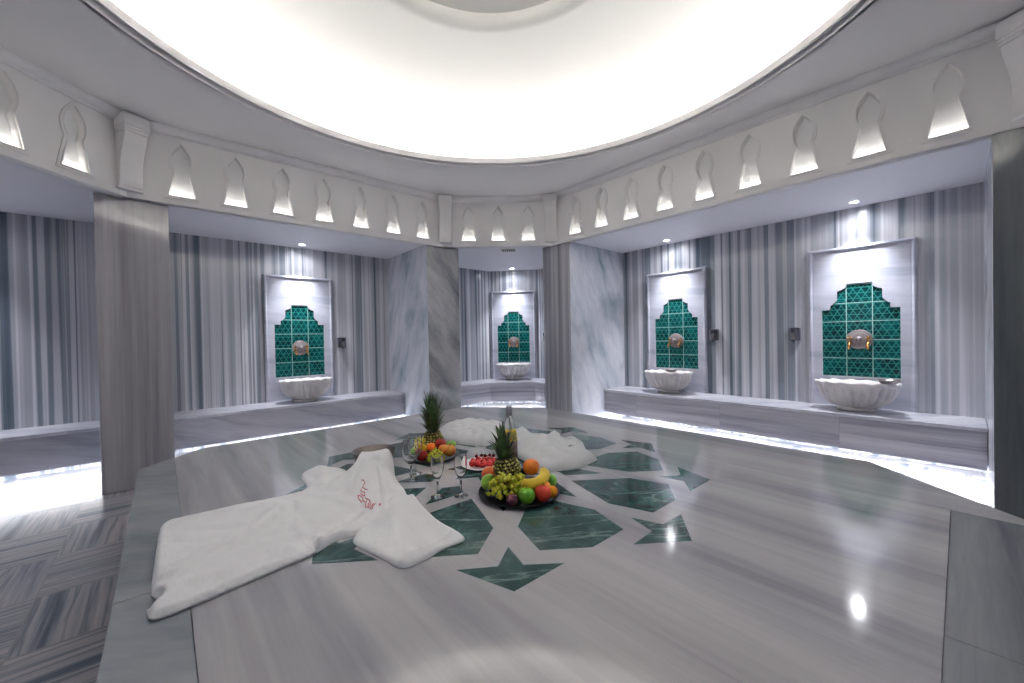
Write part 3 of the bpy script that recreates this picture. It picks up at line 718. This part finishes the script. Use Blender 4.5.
def heightcloth(name, poly, hfun, bfun, step, mat, parent=None, z0=0):
    xs = [p[0] for p in poly]; ys = [p[1] for p in poly]; x0, y0 = min(xs), min(ys)
    nx = int((max(xs) - x0) / step) + 2; ny = int((max(ys) - y0) / step) + 2; idx = {}; pts = []; ed = []
    ncell = []
    for i in range(nx):
        for j in range(ny):
            if inpoly((x0 + (i + .5) * step, y0 + (j + .5) * step), poly): ncell.append((i, j))
    cs = set(ncell); top = []; n = len(poly)
    def vid(i, j):
        if (i, j) in idx: return idx[(i, j)]
        p = (x0 + i * step, y0 + j * step)
        bd = min((dseg(p, poly[k - 1], poly[k])[:2] for k in range(n)), key=lambda t: t[0])
        border = not all(c in cs for c in ((i, j), (i - 1, j), (i, j - 1), (i - 1, j - 1)))
        d = bd[0]
        if border: p = bd[1]; d = 0
        idx[(i, j)] = len(pts); pts.append(p); ed.append(d); return idx[(i, j)]
    for i, j in ncell: top.append((vid(i, j), vid(i + 1, j), vid(i + 1, j + 1), vid(i, j + 1)))
    N_ = len(pts); V = []
    for p, d in zip(pts, ed): V.append((p[0], p[1], z0 + hfun(p, d)))
    for p, d in zip(pts, ed): V.append((p[0], p[1], z0 + bfun(p, d)))
    ec = {}
    for f in top:
        for k in range(4):
            e = (f[k], f[(k + 1) % 4]); ec[e] = 1
    side = [(a, b, b + N_, a + N_) for (a, b) in ec if (b, a) not in ec]
    F_ = top + [tuple(reversed([v + N_ for v in f])) for f in top] + side
    o = mobj(name, V, F_, mat, parent, smooth=True); return o
from mathutils import noise as mn
def nz(p, s, seed=0): return mn.noise(Vector((p[0] * s, p[1] * s, seed)))

BC = (.874, 2.169)          # copper bowl centre
body = [(-.037, 1.352), (-.043, 1.402), (-.012, 1.440), (-.036, 1.480), (-.036, 1.553), (-.025, 2.020), (.0, 2.055), (.047, 2.063), (.21, 2.048), (.39, 2.018), (.512, 2.01), (.62, 2.06), (.70, 2.07), (.755, 2.09), (.785, 2.13), (.815, 2.148), (.85, 2.145), (.885, 2.11), (.915, 2.06), (.91, 2.00), (.86, 1.87), (.815, 1.65), (.72, 1.49), (.57, 1.47), (.50, 1.440), (.455, 1.458), (.364, 1.407), (.237, 1.388), (.104, 1.364), (.019, 1.350)]
body = chaikin(body, 2)
flap = [(-.022, 1.829), (.094, 1.69), (.163, 1.624), (.215, 1.548), (.26, 1.537), (.372, 1.507)]
seam = [(.342, 1.854), (.234, 1.72), (.134, 1.636), (.073, 1.579), (.024, 1.533), (.003, 1.528)]
def lift(p, d):
    r = sqrt((p[0] - BC[0]) ** 2 + (p[1] - BC[1]) ** 2)
    h = .094 * (1 - sst(r, .10, .46)) ** 1.0
    k = sst(r, .12, .24); lat = sst(d, 0, .085) * k + (1 - k)
    h *= lat
    if r < .108: h -= .062 * sst(.108 - r, 0, .07)
    return h
def hbody(p, d):
    e = sst(d, 0, .012)
    h = .003 + .010 * sqrt(e)
    h += e * (crease(p, seam, .013, .0045, True) + crease(p, [(.38, 1.782), (.363, 1.647), (.364, 1.55)], .006, .02)
              + crease(p, [(.388, 1.494), (.387, 1.434)], .012, .014) + crease(p, [(.387, 1.434), (.443, 1.475), (.504, 1.49), (.597, 1.548)], .016, .02)
              + crease(p, [(.43, 1.52), (.52, 1.54), (.62, 1.63)], -.010, .02)
              + crease(p, [(.402, 1.889), (.364, 1.691)], -.006, .018) + crease(p, [(.46, 1.95), (.56, 1.80), (.60, 1.62)], .010, .03)
              + crease(p, [(.0, 1.47), (.12, 1.44), (.30, 1.47)], .007, .025) + crease(p, [(.05, 1.98), (.20, 1.93), (.34, 1.95)], .006, .03)
              + crease(p, [(.08, 1.86), (.16, 1.80), (.25, 1.78)], -.005, .02))
    h += e * (crease(p, [(.80, 1.99), (.76, 1.85), (.69, 1.66)], -.026, .030)
              + crease(p, [(.865, 1.97), (.83, 1.86), (.765, 1.70)], .020, .026) + crease(p, [(.80, 1.93), (.745, 1.76), (.65, 1.50)], .014, .018)
              + crease(p, [(.73, 2.02), (.68, 1.93), (.62, 1.80)], .018, .028))
    h += e * (.006 * abs(nz(p, 6, 1)) + .004 * abs(nz((p[0] * .6 + p[1] * .8, p[1] * .6 - p[0] * .8), 13, 3)))
    return h + lift(p, d)
rb = thing('bath_robe', 'white cotton bath robe spread over the platform with its neck in the metal bowl', 'robe', (0, 0, PH + .001))
heightcloth('robe_body', body, hbody, lambda p, d: lift(p, d) * .98, .006, M_cloth, rb)
slR = chaikin([(.74, 1.66), (.80, 1.61), (.795, 1.45), (.775, 1.32), (.785, 1.16), (.765, 1.135), (.69, 1.142), (.626, 1.126), (.545, 1.122), (.523, 1.15), (.516, 1.21), (.484, 1.35), (.478, 1.40), (.51, 1.447), (.60, 1.49)], 2)
slR0 = slR
def hslR(p, d):
    e = sst(d, 0, .012); h = .003 + .011 * sqrt(e)
    h += e * (crease(p, [(.81, 1.56), (.72, 1.50), (.60, 1.45)], .014, .03) + crease(p, [(.66, 1.47), (.60, 1.30), (.57, 1.18)], .010, .03) + crease(p, [(.74, 1.42), (.71, 1.27), (.70, 1.16)], -.007, .035) + crease(p, [(.55, 1.15), (.66, 1.16), (.76, 1.18)], .006, .010) + crease(p, [(.555, 1.175), (.66, 1.185), (.755, 1.205)], -.005, .006) + .003 * nz(p, 10, 8) + .012 * sst(p[1], 1.38, 1.52))
    return h
heightcloth('sleeve', slR, hslR, lambda p, d: 0.0005, .0075, M_cloth, rb)
slL = chaikin([(.40, 1.99), (.50, 2.05), (.515, 2.12), (.51, 2.21), (.54, 2.31), (.58, 2.345), (.66, 2.335), (.70, 2.27), (.73, 2.20), (.70, 2.06), (.60, 1.95), (.48, 1.93)], 2)
def hslL(p, d):
    e = sst(d, 0, .03); return .003 + .013 * sqrt(e) + e * (crease(p, [(.62, 2.30), (.60, 2.15), (.56, 2.03)], .012, .03) + crease(p, [(.55, 2.25), (.55, 2.13)], -.008, .02) + .003 * nz(p, 10, 5))
heightcloth('sleeve', slL, hslL, lambda p, d: 0.0005, .0075, M_cloth, rb)
def hcl(p):
    d = min(dseg(p, body[k - 1], body[k])[0] for k in range(len(body))); return hbody(p, d)
fpan = [(-.030, 1.828), (.04, 1.76), (.094, 1.692), (.130, 1.655), (.163, 1.624), (.190, 1.580), (.215, 1.550), (.26, 1.540), (.31, 1.525), (.355, 1.500), (.364, 1.403), (.237, 1.384), (.104, 1.360), (.019, 1.346), (-.040, 1.350), (-.046, 1.402), (-.014, 1.440), (-.038, 1.480), (-.038, 1.556)]
heightcloth('front_panel', fpan, lambda p, d: hcl(p) + .0005 + .010 * sst(d, 0, .006) * sst(.36 - p[0], 0, .10), lambda p, d: max(0, hcl(p) - .002), .0062, M_cloth, rb)
# pink stitched lettering, drawn as thread strokes lying on the cloth
def hcl(p):
    d = min(dseg(p, body[k - 1], body[k])[0] for k in range(len(body))); return hbody(p, d)
def strokes(lst):
    m = MB()
    for ln in lst:
        pts = []
        for i in range(len(ln) - 1):
            for t in (0, .25, .5, .75): pts.append(tuple(ln[i][k] * (1 - t) + ln[i + 1][k] * t for k in (0, 1)))
        pts.append(ln[-1]); m.tube([(x, y, hcl((x, y)) + .0015) for x, y in pts], .0021, 6)
    return m
EM = lambda x, y: (.000214 * x - .000255 * y + .711, -.000254 * x - .000680 * y + 2.054)
S_ = [[(150, 210), (180, 200), (205, 225), (180, 250), (165, 280), (200, 290), (235, 300)], [(150, 300), (135, 330), (165, 345), (190, 330)], [(200, 330), (190, 370), (195, 405), (165, 395), (140, 370)],
      [(100, 400), (105, 440), (130, 490), (150, 520)], [(110, 400), (140, 410), (170, 440), (165, 480), (190, 500)], [(200, 430), (235, 440), (215, 480), (200, 540), (215, 570)], [(240, 440), (270, 460), (245, 500), (225, 550)],
      [(280, 480), (255, 530), (240, 580)], [(310, 490), (285, 535), (262, 590)], [(340, 480), (325, 520), (300, 545), (280, 600)], [(360, 450), (385, 440), (405, 455)], [(385, 530), (400, 525), (405, 538), (390, 545), (385, 530)]]
strokes([[EM(x, y) for x, y in ln] for ln in S_]).o('embroidery', M_thread, rb, smooth=True)

# metal bowl under the robe neck
r = thing('hammam_bowl', 'round tinned metal bowl with a thick rim holding the robe collar', 'bowl', (BC[0], BC[1], PH + .0008))
m = MB(); m.lathe([(1e-4, 0), (.070, 0), (.076, .004), (.098, .034), (.110, .066), (.117, .079), (.121, .085), (.117, .089), (.106, .082), (.095, .044), (.074, .010), (1e-4, .007)], 64)
smooth_angle(m.o('dish', M_tin, r), 50)

# foam filled tulle bags
def puffbag(name, label, poly, H, Rr, seed, extra=None):
    poly = chaikin(poly, 2); r = thing(name, label, 'cloth bag', (0, 0, PH + .001))
    def h(p, d):
        t = min(1, d / Rr); base = H * sqrt(max(0, 1 - (1 - t) ** 2)) 
        return .003 + base * (1 + .22 * nz(p, 5, seed) + .34 * abs(nz(p, 11, seed + 2)) - .05) + (extra(p, d) if extra else 0) * t
    heightcloth('bag_cloth', poly, h, lambda p, d: 0, .010, M_tulle, r); return r, h, poly
bag = [(1.62, 1.90), (1.72, 2.02), (1.86, 2.13), (1.98, 2.17), (1.985, 2.08), (1.90, 1.93), (1.90, 1.88), (1.97, 1.87), (1.99, 1.80), (2.0, 1.73), (2.055, 1.73), (2.03, 1.62), (1.93, 1.52), (1.845, 1.426), (1.832, 1.36), (1.80, 1.355), (1.72, 1.345), (1.609, 1.343), (1.505, 1.403), (1.449, 1.479), (1.51, 1.60), (1.55, 1.76)]
r, hb, pb = puffbag('tulle_bag', 'puffed white tulle foam bag with pointed corners lying right of the bottle', bag, .060, .15, 3,
    lambda p, d: crease(p, [(1.80, 1.38), (1.66, 1.56), (1.60, 1.80)], .02, .07) + crease(p, [(1.98, 1.75), (1.83, 1.60), (1.70, 1.48)], -.018, .04) + crease(p, [(1.92, 2.1), (1.75, 1.85), (1.60, 1.6)], .02, .05))
# small crest printed on the bag
def dmin(p, poly): return min(dseg(p, poly[k - 1], poly[k])[0] for k in range(len(poly)))
def onbag(x, y): return (x, y, hb((x, y), dmin((x, y), pb)) + .0012)
m = MB()
for ln in ([(0, .0), (.008, .006), (.0, .012), (-.008, .006), (0, 0)], [(-.014, -.012), (.014, -.012)], [(-.010, -.018), (.010, -.018)], [(0, .012), (0, .02)]):
    pts = [onbag(1.75 + (a + b) * R2_ * 1.2, 1.49 + (b - a) * R2_ * 1.2) for a, b in ln]; m.tube(pts, .0016, 5)
m.o('printed_crest', M_ink, r)
flapb = [(1.96, 1.87), (2.03, 1.95), (2.14, 1.99), (2.15, 1.94), (2.07, 1.85), (2.02, 1.79), (1.97, 1.82)]
heightcloth('corner_flap', chaikin(flapb, 1), lambda p, d: .004 + .02 * min(1, d / .03), lambda p, d: 0, .008, M_tulle, r)
mound = [(1.40, 2.42), (1.50, 2.56), (1.64, 2.67), (1.79, 2.68), (1.86, 2.62), (1.93, 2.50), (1.985, 2.37), (1.94, 2.27), (1.83, 2.18), (1.72, 2.12), (1.62, 2.04), (1.54, 2.03), (1.50, 2.10), (1.445, 2.23)]
puffbag('tulle_bag', 'round white tulle foam bag lying between the two pineapples', mound, .078, .20, 9,
    lambda p, d: crease(p, [(1.62, 2.0), (1.66, 2.25), (1.66, 2.55)], .015, .05) + crease(p, [(1.85, 2.2), (1.75, 2.3), (1.70, 2.5)], -.012, .04))

# ------------------------------------------------------------------ glassware and bottle
def wineglass(name, label, loc, k=1.0, w=.042, proto=None):
    r = thing(name, label, 'glass', loc, 0)
    H = .19 * k
    o_ = [(1e-4, 0), (.030, 0), (.031, .0015), (.012, .004), (.0045, .010), (.004, .040), (.0045, .065), (.010, .078), (w * .72, .098), (w * .96, .122), (w, .145), (w * .93, H - .002), (w * .92, H)]
    i_ = [(w * .92 - .0012, H), (w * .93 - .0014, H - .002), (w - .0014, .145), (w * .96 - .0015, .122), (w * .72 - .0018, .099), (.008, .082), (1e-4, .080)]
    m = MB(); m.lathe(o_[:7], 36); m.f = m.f[:]; m.o('stem', M_glass, r, smooth=True)
    m = MB(); m.lathe([(1e-4, .0655), (.0045, .0655)] + o_[7:] + i_, 40); m.o('glass_bowl', M_glass, r, smooth=True)
    return r
P0 = PH + .0012
wineglass('wine_glass', 'clear stemmed wine glass nearest the metal bowl, in front of its twin', (.917, 1.820, P0), 1.03, .040)
wineglass('wine_glass', 'clear stemmed wine glass behind another glass, left of the rear fruit tray', (.975, 1.885, P0), 1.03, .038)
wineglass('wine_glass', 'clear slim stemmed glass in the middle, nearest the robe sleeve', (.902, 1.539, P0), .97, .029)
wineglass('wine_glass', 'clear slim stemmed glass left of the strawberry plate', (.983, 1.476, P0), .97, .029)
r = thing('drink_bottle', 'tall clear glass bottle with silver neck foil and yellow label', 'bottle', (1.455, 1.685, P0), radians(-45))
m = MB(); m.lathe([(1e-4, .004), (.036, 0), (.043, .004), (.044, .012), (.044, .135), (.042, .160), (.034, .195), (.023, .235), (.0165, .262), (.0145, .285), (.0145, .30), (1e-4, .302)], 40); m.o('glass_body', M_bottle, r, smooth=True)
m = MB(); m.lathe([(.0165, .262), (.0185, .264), (.0175, .285), (.0185, .290), (.0190, .300), (.0170, .312), (.010, .318), (1e-4, .319)], 28); m.o('foil_cap', M_foil, r, smooth=True)
m = MB()
def lab(z0, z1, r0, r1, a0, a1, k, nm, mat):
    v = []; n = 20
    for i in range(n + 1):
        a = a0 + (a1 - a0) * i / n
        for rr, z in ((r0, z0), (r1, z1)): v.append((rr * cos(a), rr * sin(a), z))
    f = [(2 * i, 2 * i + 2, 2 * i + 3, 2 * i + 1) for i in range(n)]; o = mobj(nm, v, f, mat, r, smooth=True); s = o.modifiers.new('s', 'SOLIDIFY'); s.thickness = .0006; s.offset = 1
lab(.125, .190, .0446, .0355, radians(-190), radians(10), 0, 'neck_label', M_label)
lab(.025, .118, .0446, .0446, radians(-170), radians(-10), 0, 'front_label', M_blabel)
m = MB(); m.lathe([(.0165, .004), (.0405, .004), (.0405, .13), (.0385, .158), (1e-4, .158)], 30)

# ------------------------------------------------------------------ fruit
def W(c, x, y):       # tray frame (x right, y away) -> room
    return (c[0] + (x + y) * R2_, c[1] + (y - x) * R2_)
def apple(name, label, cat, loc, R_, mat, sq=1.0, rot=(0, 0, 0), stem=True, group=None, dimple=.16):
    r = thing(name, label, cat, loc, 0, group); r.rotation_euler = rot
    pr = []; n = 18
    for i in range(n + 1):
        a = pi * i / n; rr = R_ * (sin(a) * (1 + .06 * cos(a) * -1)); z = -R_ * cos(a) * sq
        z -= R_ * dimple * math.exp(-(rr / (R_ * .30)) ** 2) * (1 if z > 0 else -.6)
        pr.append((max(rr, 1e-4), z + R_ * sq))
    m = MB(); m.lathe(pr, 28, lambda x, y, z, a, j: (x * (1 + .02 * cos(3 * a)), y * (1 + .02 * cos(3 * a + 1)), z)); m.o('skin', mat, r, smooth=True)
    if stem:
        zt = R_ * sq * 2 - R_ * dimple; m = MB(); m.tube([(0, 0, zt - .006), (.001, 0, zt + .006), (.004, .001, zt + .013)], [.0014, .0012, .0018], 6); m.o('stem', M_stem, r)
    return r
def pear(name, label, cat, loc, L, R_, mat, rot, k=.62):
    r = thing(name, label, cat, loc, 0); r.rotation_euler = rot
    pr = []; n = 20
    for i in range(n + 1):
        t = i / n; a = pi * t; rr = R_ * sin(a) * (1 - (1 - k) * sst(t, .35, .85)); pr.append((max(rr, 1e-4), -L / 2 * cos(a)))
    m = MB(); m.lathe(pr, 26); m.o('skin', mat, r, smooth=True)
    m = MB(); m.tube([(0, 0, L / 2 - .004), (.002, 0, L / 2 + .012)], [.0015, .0018], 6); m.o('stem', M_stem, r)
    return r
def banana(label, pts, R_, mat):
    r = thing('banana', label, 'banana', pts[0], 0); p0 = Vector(pts[0]); q = [Vector(p) - p0 for p in pts]
    # smooth path through the points
    path = []
    for i in range(len(q) - 1):
        a, b, c, d = q[max(i - 1, 0)], q[i], q[i + 1], q[min(i + 2, len(q) - 1)]
        for s in range(6):
            t = s / 6; path.append(.5 * ((2 * b) + (c - a) * t + (2 * a - 5 * b + 4 * c - d) * t * t + (3 * b - a - 3 * c + d) * t ** 3))
    path.append(q[-1]); n = len(path)
    rad = [R_ * min(1, .30 + 3.2 * min(i / (n - 1), 1 - i / (n - 1)) ** .8) for i in range(n)]
    m = MB(); m.tube(path, rad, 15, lambda a: 1 + .05 * cos(5 * a)); m.o('peel', mat, r, smooth=True)
    e = (path[-1] - path[-2]).normalized(); m = MB(); m.tube([path[-1] - e * .002, path[-1] + e * .012], [rad[-1] * .8, rad[-1] * .55], 8); m.o('stalk', M_stem, r)
    e = (path[0] - path[1]).normalized(); m = MB(); m.tube([path[0] - e * .001, path[0] + e * .004], [rad[0] * .9, rad[0] * .6], 8); m.o('tip', M_pine_dark, r)
    return r
def pineapple(label, loc, R_, Hb, Hc, seed, lean=(0, 0, 0), nl=46, wid=.010):
    rnd = random.Random(seed); r = thing('pineapple', label, 'pineapple', loc, 0); r.rotation_euler = lean
    def rad(t): return R_ * (sin(pi * (.16 + .72 * t)) ** .55)
    m = MB(); m.lathe([(1e-4, 0)] + [(rad(i / 14) * .97, Hb * i / 14) for i in range(15)] + [(1e-4, Hb)], 28); m.o('flesh_core', M_pine_dark, r, smooth=True)
    m = MB(); rows = int(Hb / .0135)
    for j in range(rows):
        t = (j + .5) / rows; rr = rad(t); nn = max(8, int(2 * pi * rr / .0185))
        for i in range(nn):
            a = 2 * pi * (i + .5 * (j % 2)) / nn; c = Vector((rr * cos(a), rr * sin(a), Hb * t)); out = Vector((cos(a), sin(a), 0)); tg = Vector((-sin(a), cos(a), 0)); up = Vector((0, 0, 1)); s = .0098
            pts = [c - tg * s, c - up * s * .9, c + tg * s, c + up * s * .9]; pin = [c - tg * s * .55 + out * .0045, c - up * s * .5 + out * .0045, c + tg * s * .55 + out * .0045, c + up * s * .5 + out * .0045]
            m.add(pts + pin + [c + out * .008 + up * .002], [(0, 1, 5, 4), (1, 2, 6, 5), (2, 3, 7, 6), (3, 0, 4, 7), (4, 5, 8), (5, 6, 8), (6, 7, 8), (7, 4, 8)])
    m.o('rind', M_pine_eye, r)
    m = MB()
    for i in range(nl):
        t = i / nl; a = i * 2.39996; tilt = radians(62 - 52 * t + rnd.uniform(-6, 6)); L = Hc * (.40 + .60 * t ** .8) * rnd.uniform(.88, 1.08); z0 = Hb - .004 + Hc * .30 * t
        out = Vector((cos(a), sin(a), 0)); tg = Vector((-sin(a), cos(a), 0)); pts = []; n = 7; ww = wid * (1.05 - .3 * t)
        p = Vector((0, 0, z0)) + out * .012 * (1 - t); th = tilt
        for s in range(n):
            f = s / (n - 1); dr = out * sin(th) + Vector((0, 0, 1)) * cos(th); nm = dr.cross(tg).normalized(); wd = ww * (1 - f ** 1.6) + .0004
            pts += [p - tg * wd, p - nm * .0022 * (1 - f), p + tg * wd, p + nm * .0022 * (1 - f)]
            p = p + dr * (L / n); th += radians(9 * (1 - t * .8)) * (1 if f > .3 else -1.2)
        fc = [(s * 4 + q, s * 4 + (q + 1) % 4, s * 4 + 4 + (q + 1) % 4, s * 4 + 4 + q) for s in range(n - 1) for q in range(4)]
        m.add(pts, fc)
    m.o('crown', M_crown, r)
    return r
def grapes(label, c, loc, ax, n, br, seed):
    rnd = random.Random(seed); r = thing('grape_bunch', label, 'grapes', loc, radians(-45))
    pts = []; tries = 0
    while len(pts) < n and tries < 20000:
        tries += 1; th = rnd.uniform(0, 2 * pi); zz = rnd.uniform(-.15, 1); q = sqrt(max(0, 1 - zz * zz)) * (rnd.uniform(.75, 1))
        p = Vector((ax[0] * q * cos(th), ax[1] * q * sin(th), ax[2] * max(zz, 0) + br))
        if all((p - o).length > br * 1.62 for o in pts): pts.append(p)
    base = MB(); base.ball((0, 0, 0), br, 12); me = None
    for p in pts:
        if me is None: o = base.o('grape', M_grape, r, smooth=True); me = o.data
        else: o = bpy.data.objects.new('grape', me); C.objects.link(o); o.parent = r
        s = rnd.uniform(.9, 1.1); o.location = p; o.scale = (s, s, s * 1.08); o.rotation_euler = (rnd.uniform(-.6, .6), rnd.uniform(-.6, .6), 0)
    m = MB(); m.tube([(-ax[0] * .8, 0, br), (0, 0, ax[2] * .6), (ax[0] * .5, .01, ax[2] * .9), (ax[0] * .62, .012, ax[2] + br * 1.6)], .0018, 6); m.o('stem', M_stem, r)
    return r
def tray(name, label, c, R_, mat, deep=.014):
    r = thing(name, label, 'tray', (c[0], c[1], PH + .0008), 0)
    m = MB(); m.lathe([(1e-4, 0), (R_ * .8, 0), (R_ * .9, .003), (R_, deep), (R_ + .004, deep + .002), (R_ + .002, deep + .005), (R_ * .97, deep + .001), (R_ * .88, .006), (R_ * .8, .004), (1e-4, .004)], 72)
    smooth_angle(m.o('dish', mat, r), 50); return r
TA = (1.183, 1.313); TB = (1.19, 2.075)
tray('fruit_tray', 'round black tray under the front fruit arrangement', TA, .178, M_black)
tray('fruit_tray', 'round black tray under the rear fruit arrangement', TB, .150, M_black)
zt = PH + .0055
def L(c, x, y, z=0): a, b = W(c, x, y); return (a, b, zt + z)
# front tray (x right, y away from the viewer)
pineapple('pineapple with a ragged grey-green crown standing on the front tray', L(TA, -.045, .062, .007), .062, .135, .165, 3, (radians(-5), radians(-7), 0), 40, .019)
apple('orange', 'whole orange resting high at the back right of the front tray', 'orange', L(TA, .056, .040, .066), .038, M_orange, .96, stem=False, dimple=.05)
apple('green_apple', 'bright green apple at the front edge of the front tray', 'apple', L(TA, .038, -.115), .036, M_apple_g, .92)
apple('green_apple', 'green apple at the far right of the front tray behind the banana', 'apple', L(TA, .138, .015, .018), .034, M_apple_g, .92)
apple('peach', 'red and yellow peach right of the front green apple', 'peach', L(TA, .106, -.092), .036, M_peach, .96, dimple=.1)
apple('apricot', 'yellow-orange apricot at the right rim of the front tray', 'apricot', L(TA, .146, -.064, .006), .025, M_apricot, 1, dimple=.08, stem=False)
apple('apricot', 'deep orange apricot tucked behind the peach on the front tray', 'apricot', L(TA, .118, -.050, .022), .024, M_peach2, 1, dimple=.08, stem=False)
apple('plum', 'dusky purple plum left of the front green apple', 'plum', L(TA, -.022, -.135), .025, M_plum, .92, stem=False, dimple=.08)
apple('plum', 'dark blue plum half hidden between the pineapple and the orange', 'plum', L(TA, .008, .072, .045), .026, M_dplum, .95, stem=False)
apple('plum', 'dark plum hidden under the grapes at the front tray left rim', 'plum', L(TA, -.118, -.040), .024, M_dplum, .95, stem=False)
pear('green_pear', 'smooth green pear leaning at the left rim of the front tray', 'pear', L(TA, -.134, -.005, .052), .092, .035, M_pear, (radians(38), radians(28), radians(-45)), .78)
pear('red_mango', 'orange-red mango behind the green pear on the front tray', 'mango', L(TA, -.140, .056, .066), .086, .034, M_mango, (radians(30), radians(38), radians(-45)), .85)
banana('curved yellow banana lying across the front of the front tray under the orange', [L(TA, .014, -.068, .066), L(TA, .050, -.080, .068), L(TA, .092, -.060, .072), L(TA, .116, -.010, .080), L(TA, .108, .040, .094)], .0235, M_banana)
banana('second yellow banana behind the first one beside the orange', [L(TA, .030, -.020, .026), L(TA, .070, -.015, .028), L(TA, .105, .020, .036), L(TA, .112, .068, .060)], .020, M_banana)
grapes('big bunch of yellow-green grapes on the front left of the front tray', TA, L(TA, -.062, -.050, .006), (.074, .046, .082), 64, .0102, 4)
grapes('small bunch of yellow-green grapes between pineapple and banana on the front tray', TA, L(TA, .003, -.030, .030), (.036, .032, .052), 24, .0102, 11)
# rear tray
pineapple('pineapple with a tall dark green crown standing on the rear tray', L(TB, -.010, .045, .004), .060, .135, .245, 8, (0, radians(-1), 0), 56, .019)
banana('yellow banana on the upper left of the rear tray', [L(TB, -.025, -.030, .052), L(TB, -.060, -.020, .062), L(TB, -.095, .010, .064), L(TB, -.105, .050, .056)], .0165, M_banana)
banana('greenish yellow banana behind the other on the rear tray', [L(TB, -.035, .005, .085), L(TB, -.060, .020, .090), L(TB, -.095, .050, .078), L(TB, -.110, .075, .050)], .016, M_banana_g)
banana('lower banana at the left rim of the rear tray', [L(TB, -.065, -.035, .025), L(TB, -.095, -.015, .030), L(TB, -.118, .025, .030)], .0155, M_banana_g)
apple('green_apple', 'pale green apple at the left rim of the rear tray seen through a glass', 'apple', L(TB, -.112, -.035), .027, M_pear, .92)
apple('green_apple', 'green apple beside it at the front left of the rear tray', 'apple', L(TB, -.082, -.070), .024, M_apple_g, .92)
apple('red_apple', 'red apple at the front of the rear tray', 'apple', L(TB, -.040, -.092), .034, M_apple_r, .92)
apple('red_apple', 'red apple high on the right of the rear pineapple', 'apple', L(TB, .052, -.020, .050), .033, M_apple_r, .92)
apple('tangerine', 'small orange tangerine in the middle of the rear tray', 'tangerine', L(TB, .002, -.048, .046), .026, M_orange, .9, stem=False, dimple=.06)
apple('peach', 'orange peach at the right rim of the rear tray', 'peach', L(TB, .108, -.040, .012), .036, M_peach2, .96)
apple('peach', 'yellow-orange peach below the red apple on the rear tray', 'peach', L(TB, .078, -.060, .030), .030, M_peach2, .96, stem=False)
pear('green_pear', 'green pear behind the peach on the rear tray', 'pear', L(TB, .095, .025, .058), .080, .030, M_pear, (radians(70), 0, radians(60)), .75)
grapes('bunch of yellow-green grapes hanging over the front of the rear tray', TB, L(TB, .045, -.108, .002), (.046, .028, .056), 38, .0092, 21)
# white plate of strawberries
PC = (1.305, 1.737)
r = thing('white_plate', 'round white porcelain plate of strawberries behind the front tray', 'plate', (PC[0], PC[1], PH + .0008), 0)
m = MB(); m.lathe([(1e-4, 0), (.075, 0), (.085, .004), (.115, .013), (.119, .015), (.115, .017), (.082, .008), (.074, .005), (1e-4, .005)], 60); smooth_angle(m.o('dish', M_plate, r), 50)
rnd = random.Random(5); pr = [(1e-4, -.016), (.005, -.014), (.010, -.006), (.0125, .003), (.011, .010), (.006, .013), (1e-4, .0125)]
pr = [(a * 1.3, b * 1.3) for a, b in pr]; m0 = MB().lathe(pr, 16); sm_ = m0.o('tmp', M_straw, None, smooth=True).data; bpy.data.objects.remove(bpy.data.objects['tmp'])
spots_ = [(-.045, -.02), (-.048, .012), (-.022, -.034), (-.020, -.004), (-.022, .026), (.004, -.040), (.006, -.012), (.004, .016), (.004, .044), (.030, -.030), (.032, .000), (.030, .030), (.054, -.012), (.052, .018)]
where = ['far left', 'left', 'front left', 'centre left', 'rear left', 'front', 'front centre', 'centre', 'rear', 'front right', 'centre right', 'rear right', 'far right', 'right']
for i, (x, y) in enumerate(spots_):
    o = bpy.data.objects.new('strawberry', sm_); C.objects.link(o); a, b = W(PC, x * 1.2, y * 1.2); o.location = (a, b, PH + .023)
    o.rotation_euler = (rnd.uniform(1.0, 1.9), rnd.uniform(-.4, .4), rnd.uniform(0, 6.28)); o.scale = (1.05, 1.05, 1.15)
    tag(o, 'red strawberry at the %s of the white plate' % where[i], 'strawberry', 'strawberries on the white plate')
m0 = MB().ball((0, 0, 0), .009, 14); cm_ = m0.o('tmp', M_cherry, None, smooth=True).data; bpy.data.objects.remove(bpy.data.objects['tmp'])
for i, (x, y, lb) in enumerate([(-.034, .022, 'leftmost of the dark cherries on top of the strawberries'), (-.012, .034, 'dark cherry second from the left above the strawberries'), (.006, .030, 'dark cherry in the middle above the strawberries'), (.026, .040, 'dark cherry second from the right above the strawberries'), (.044, .034, 'rightmost of the dark cherries above the strawberries')]):
    r = thing('cherry', lb, 'cherry', W(PC, x * 1.2, y * 1.2) + (PH + .046,), 0, 'dark cherries on the white plate')
    o = bpy.data.objects.new('cherry_flesh', cm_); C.objects.link(o); o.parent = r
    m = MB(); m.tube([(0, 0, .008), (.003, .002, .014), (.006, .002, .018)], .0008, 5); m.o('cherry_stem', M_stem, r)
# soft ceiling light bouncing from the dome is given by the strips above
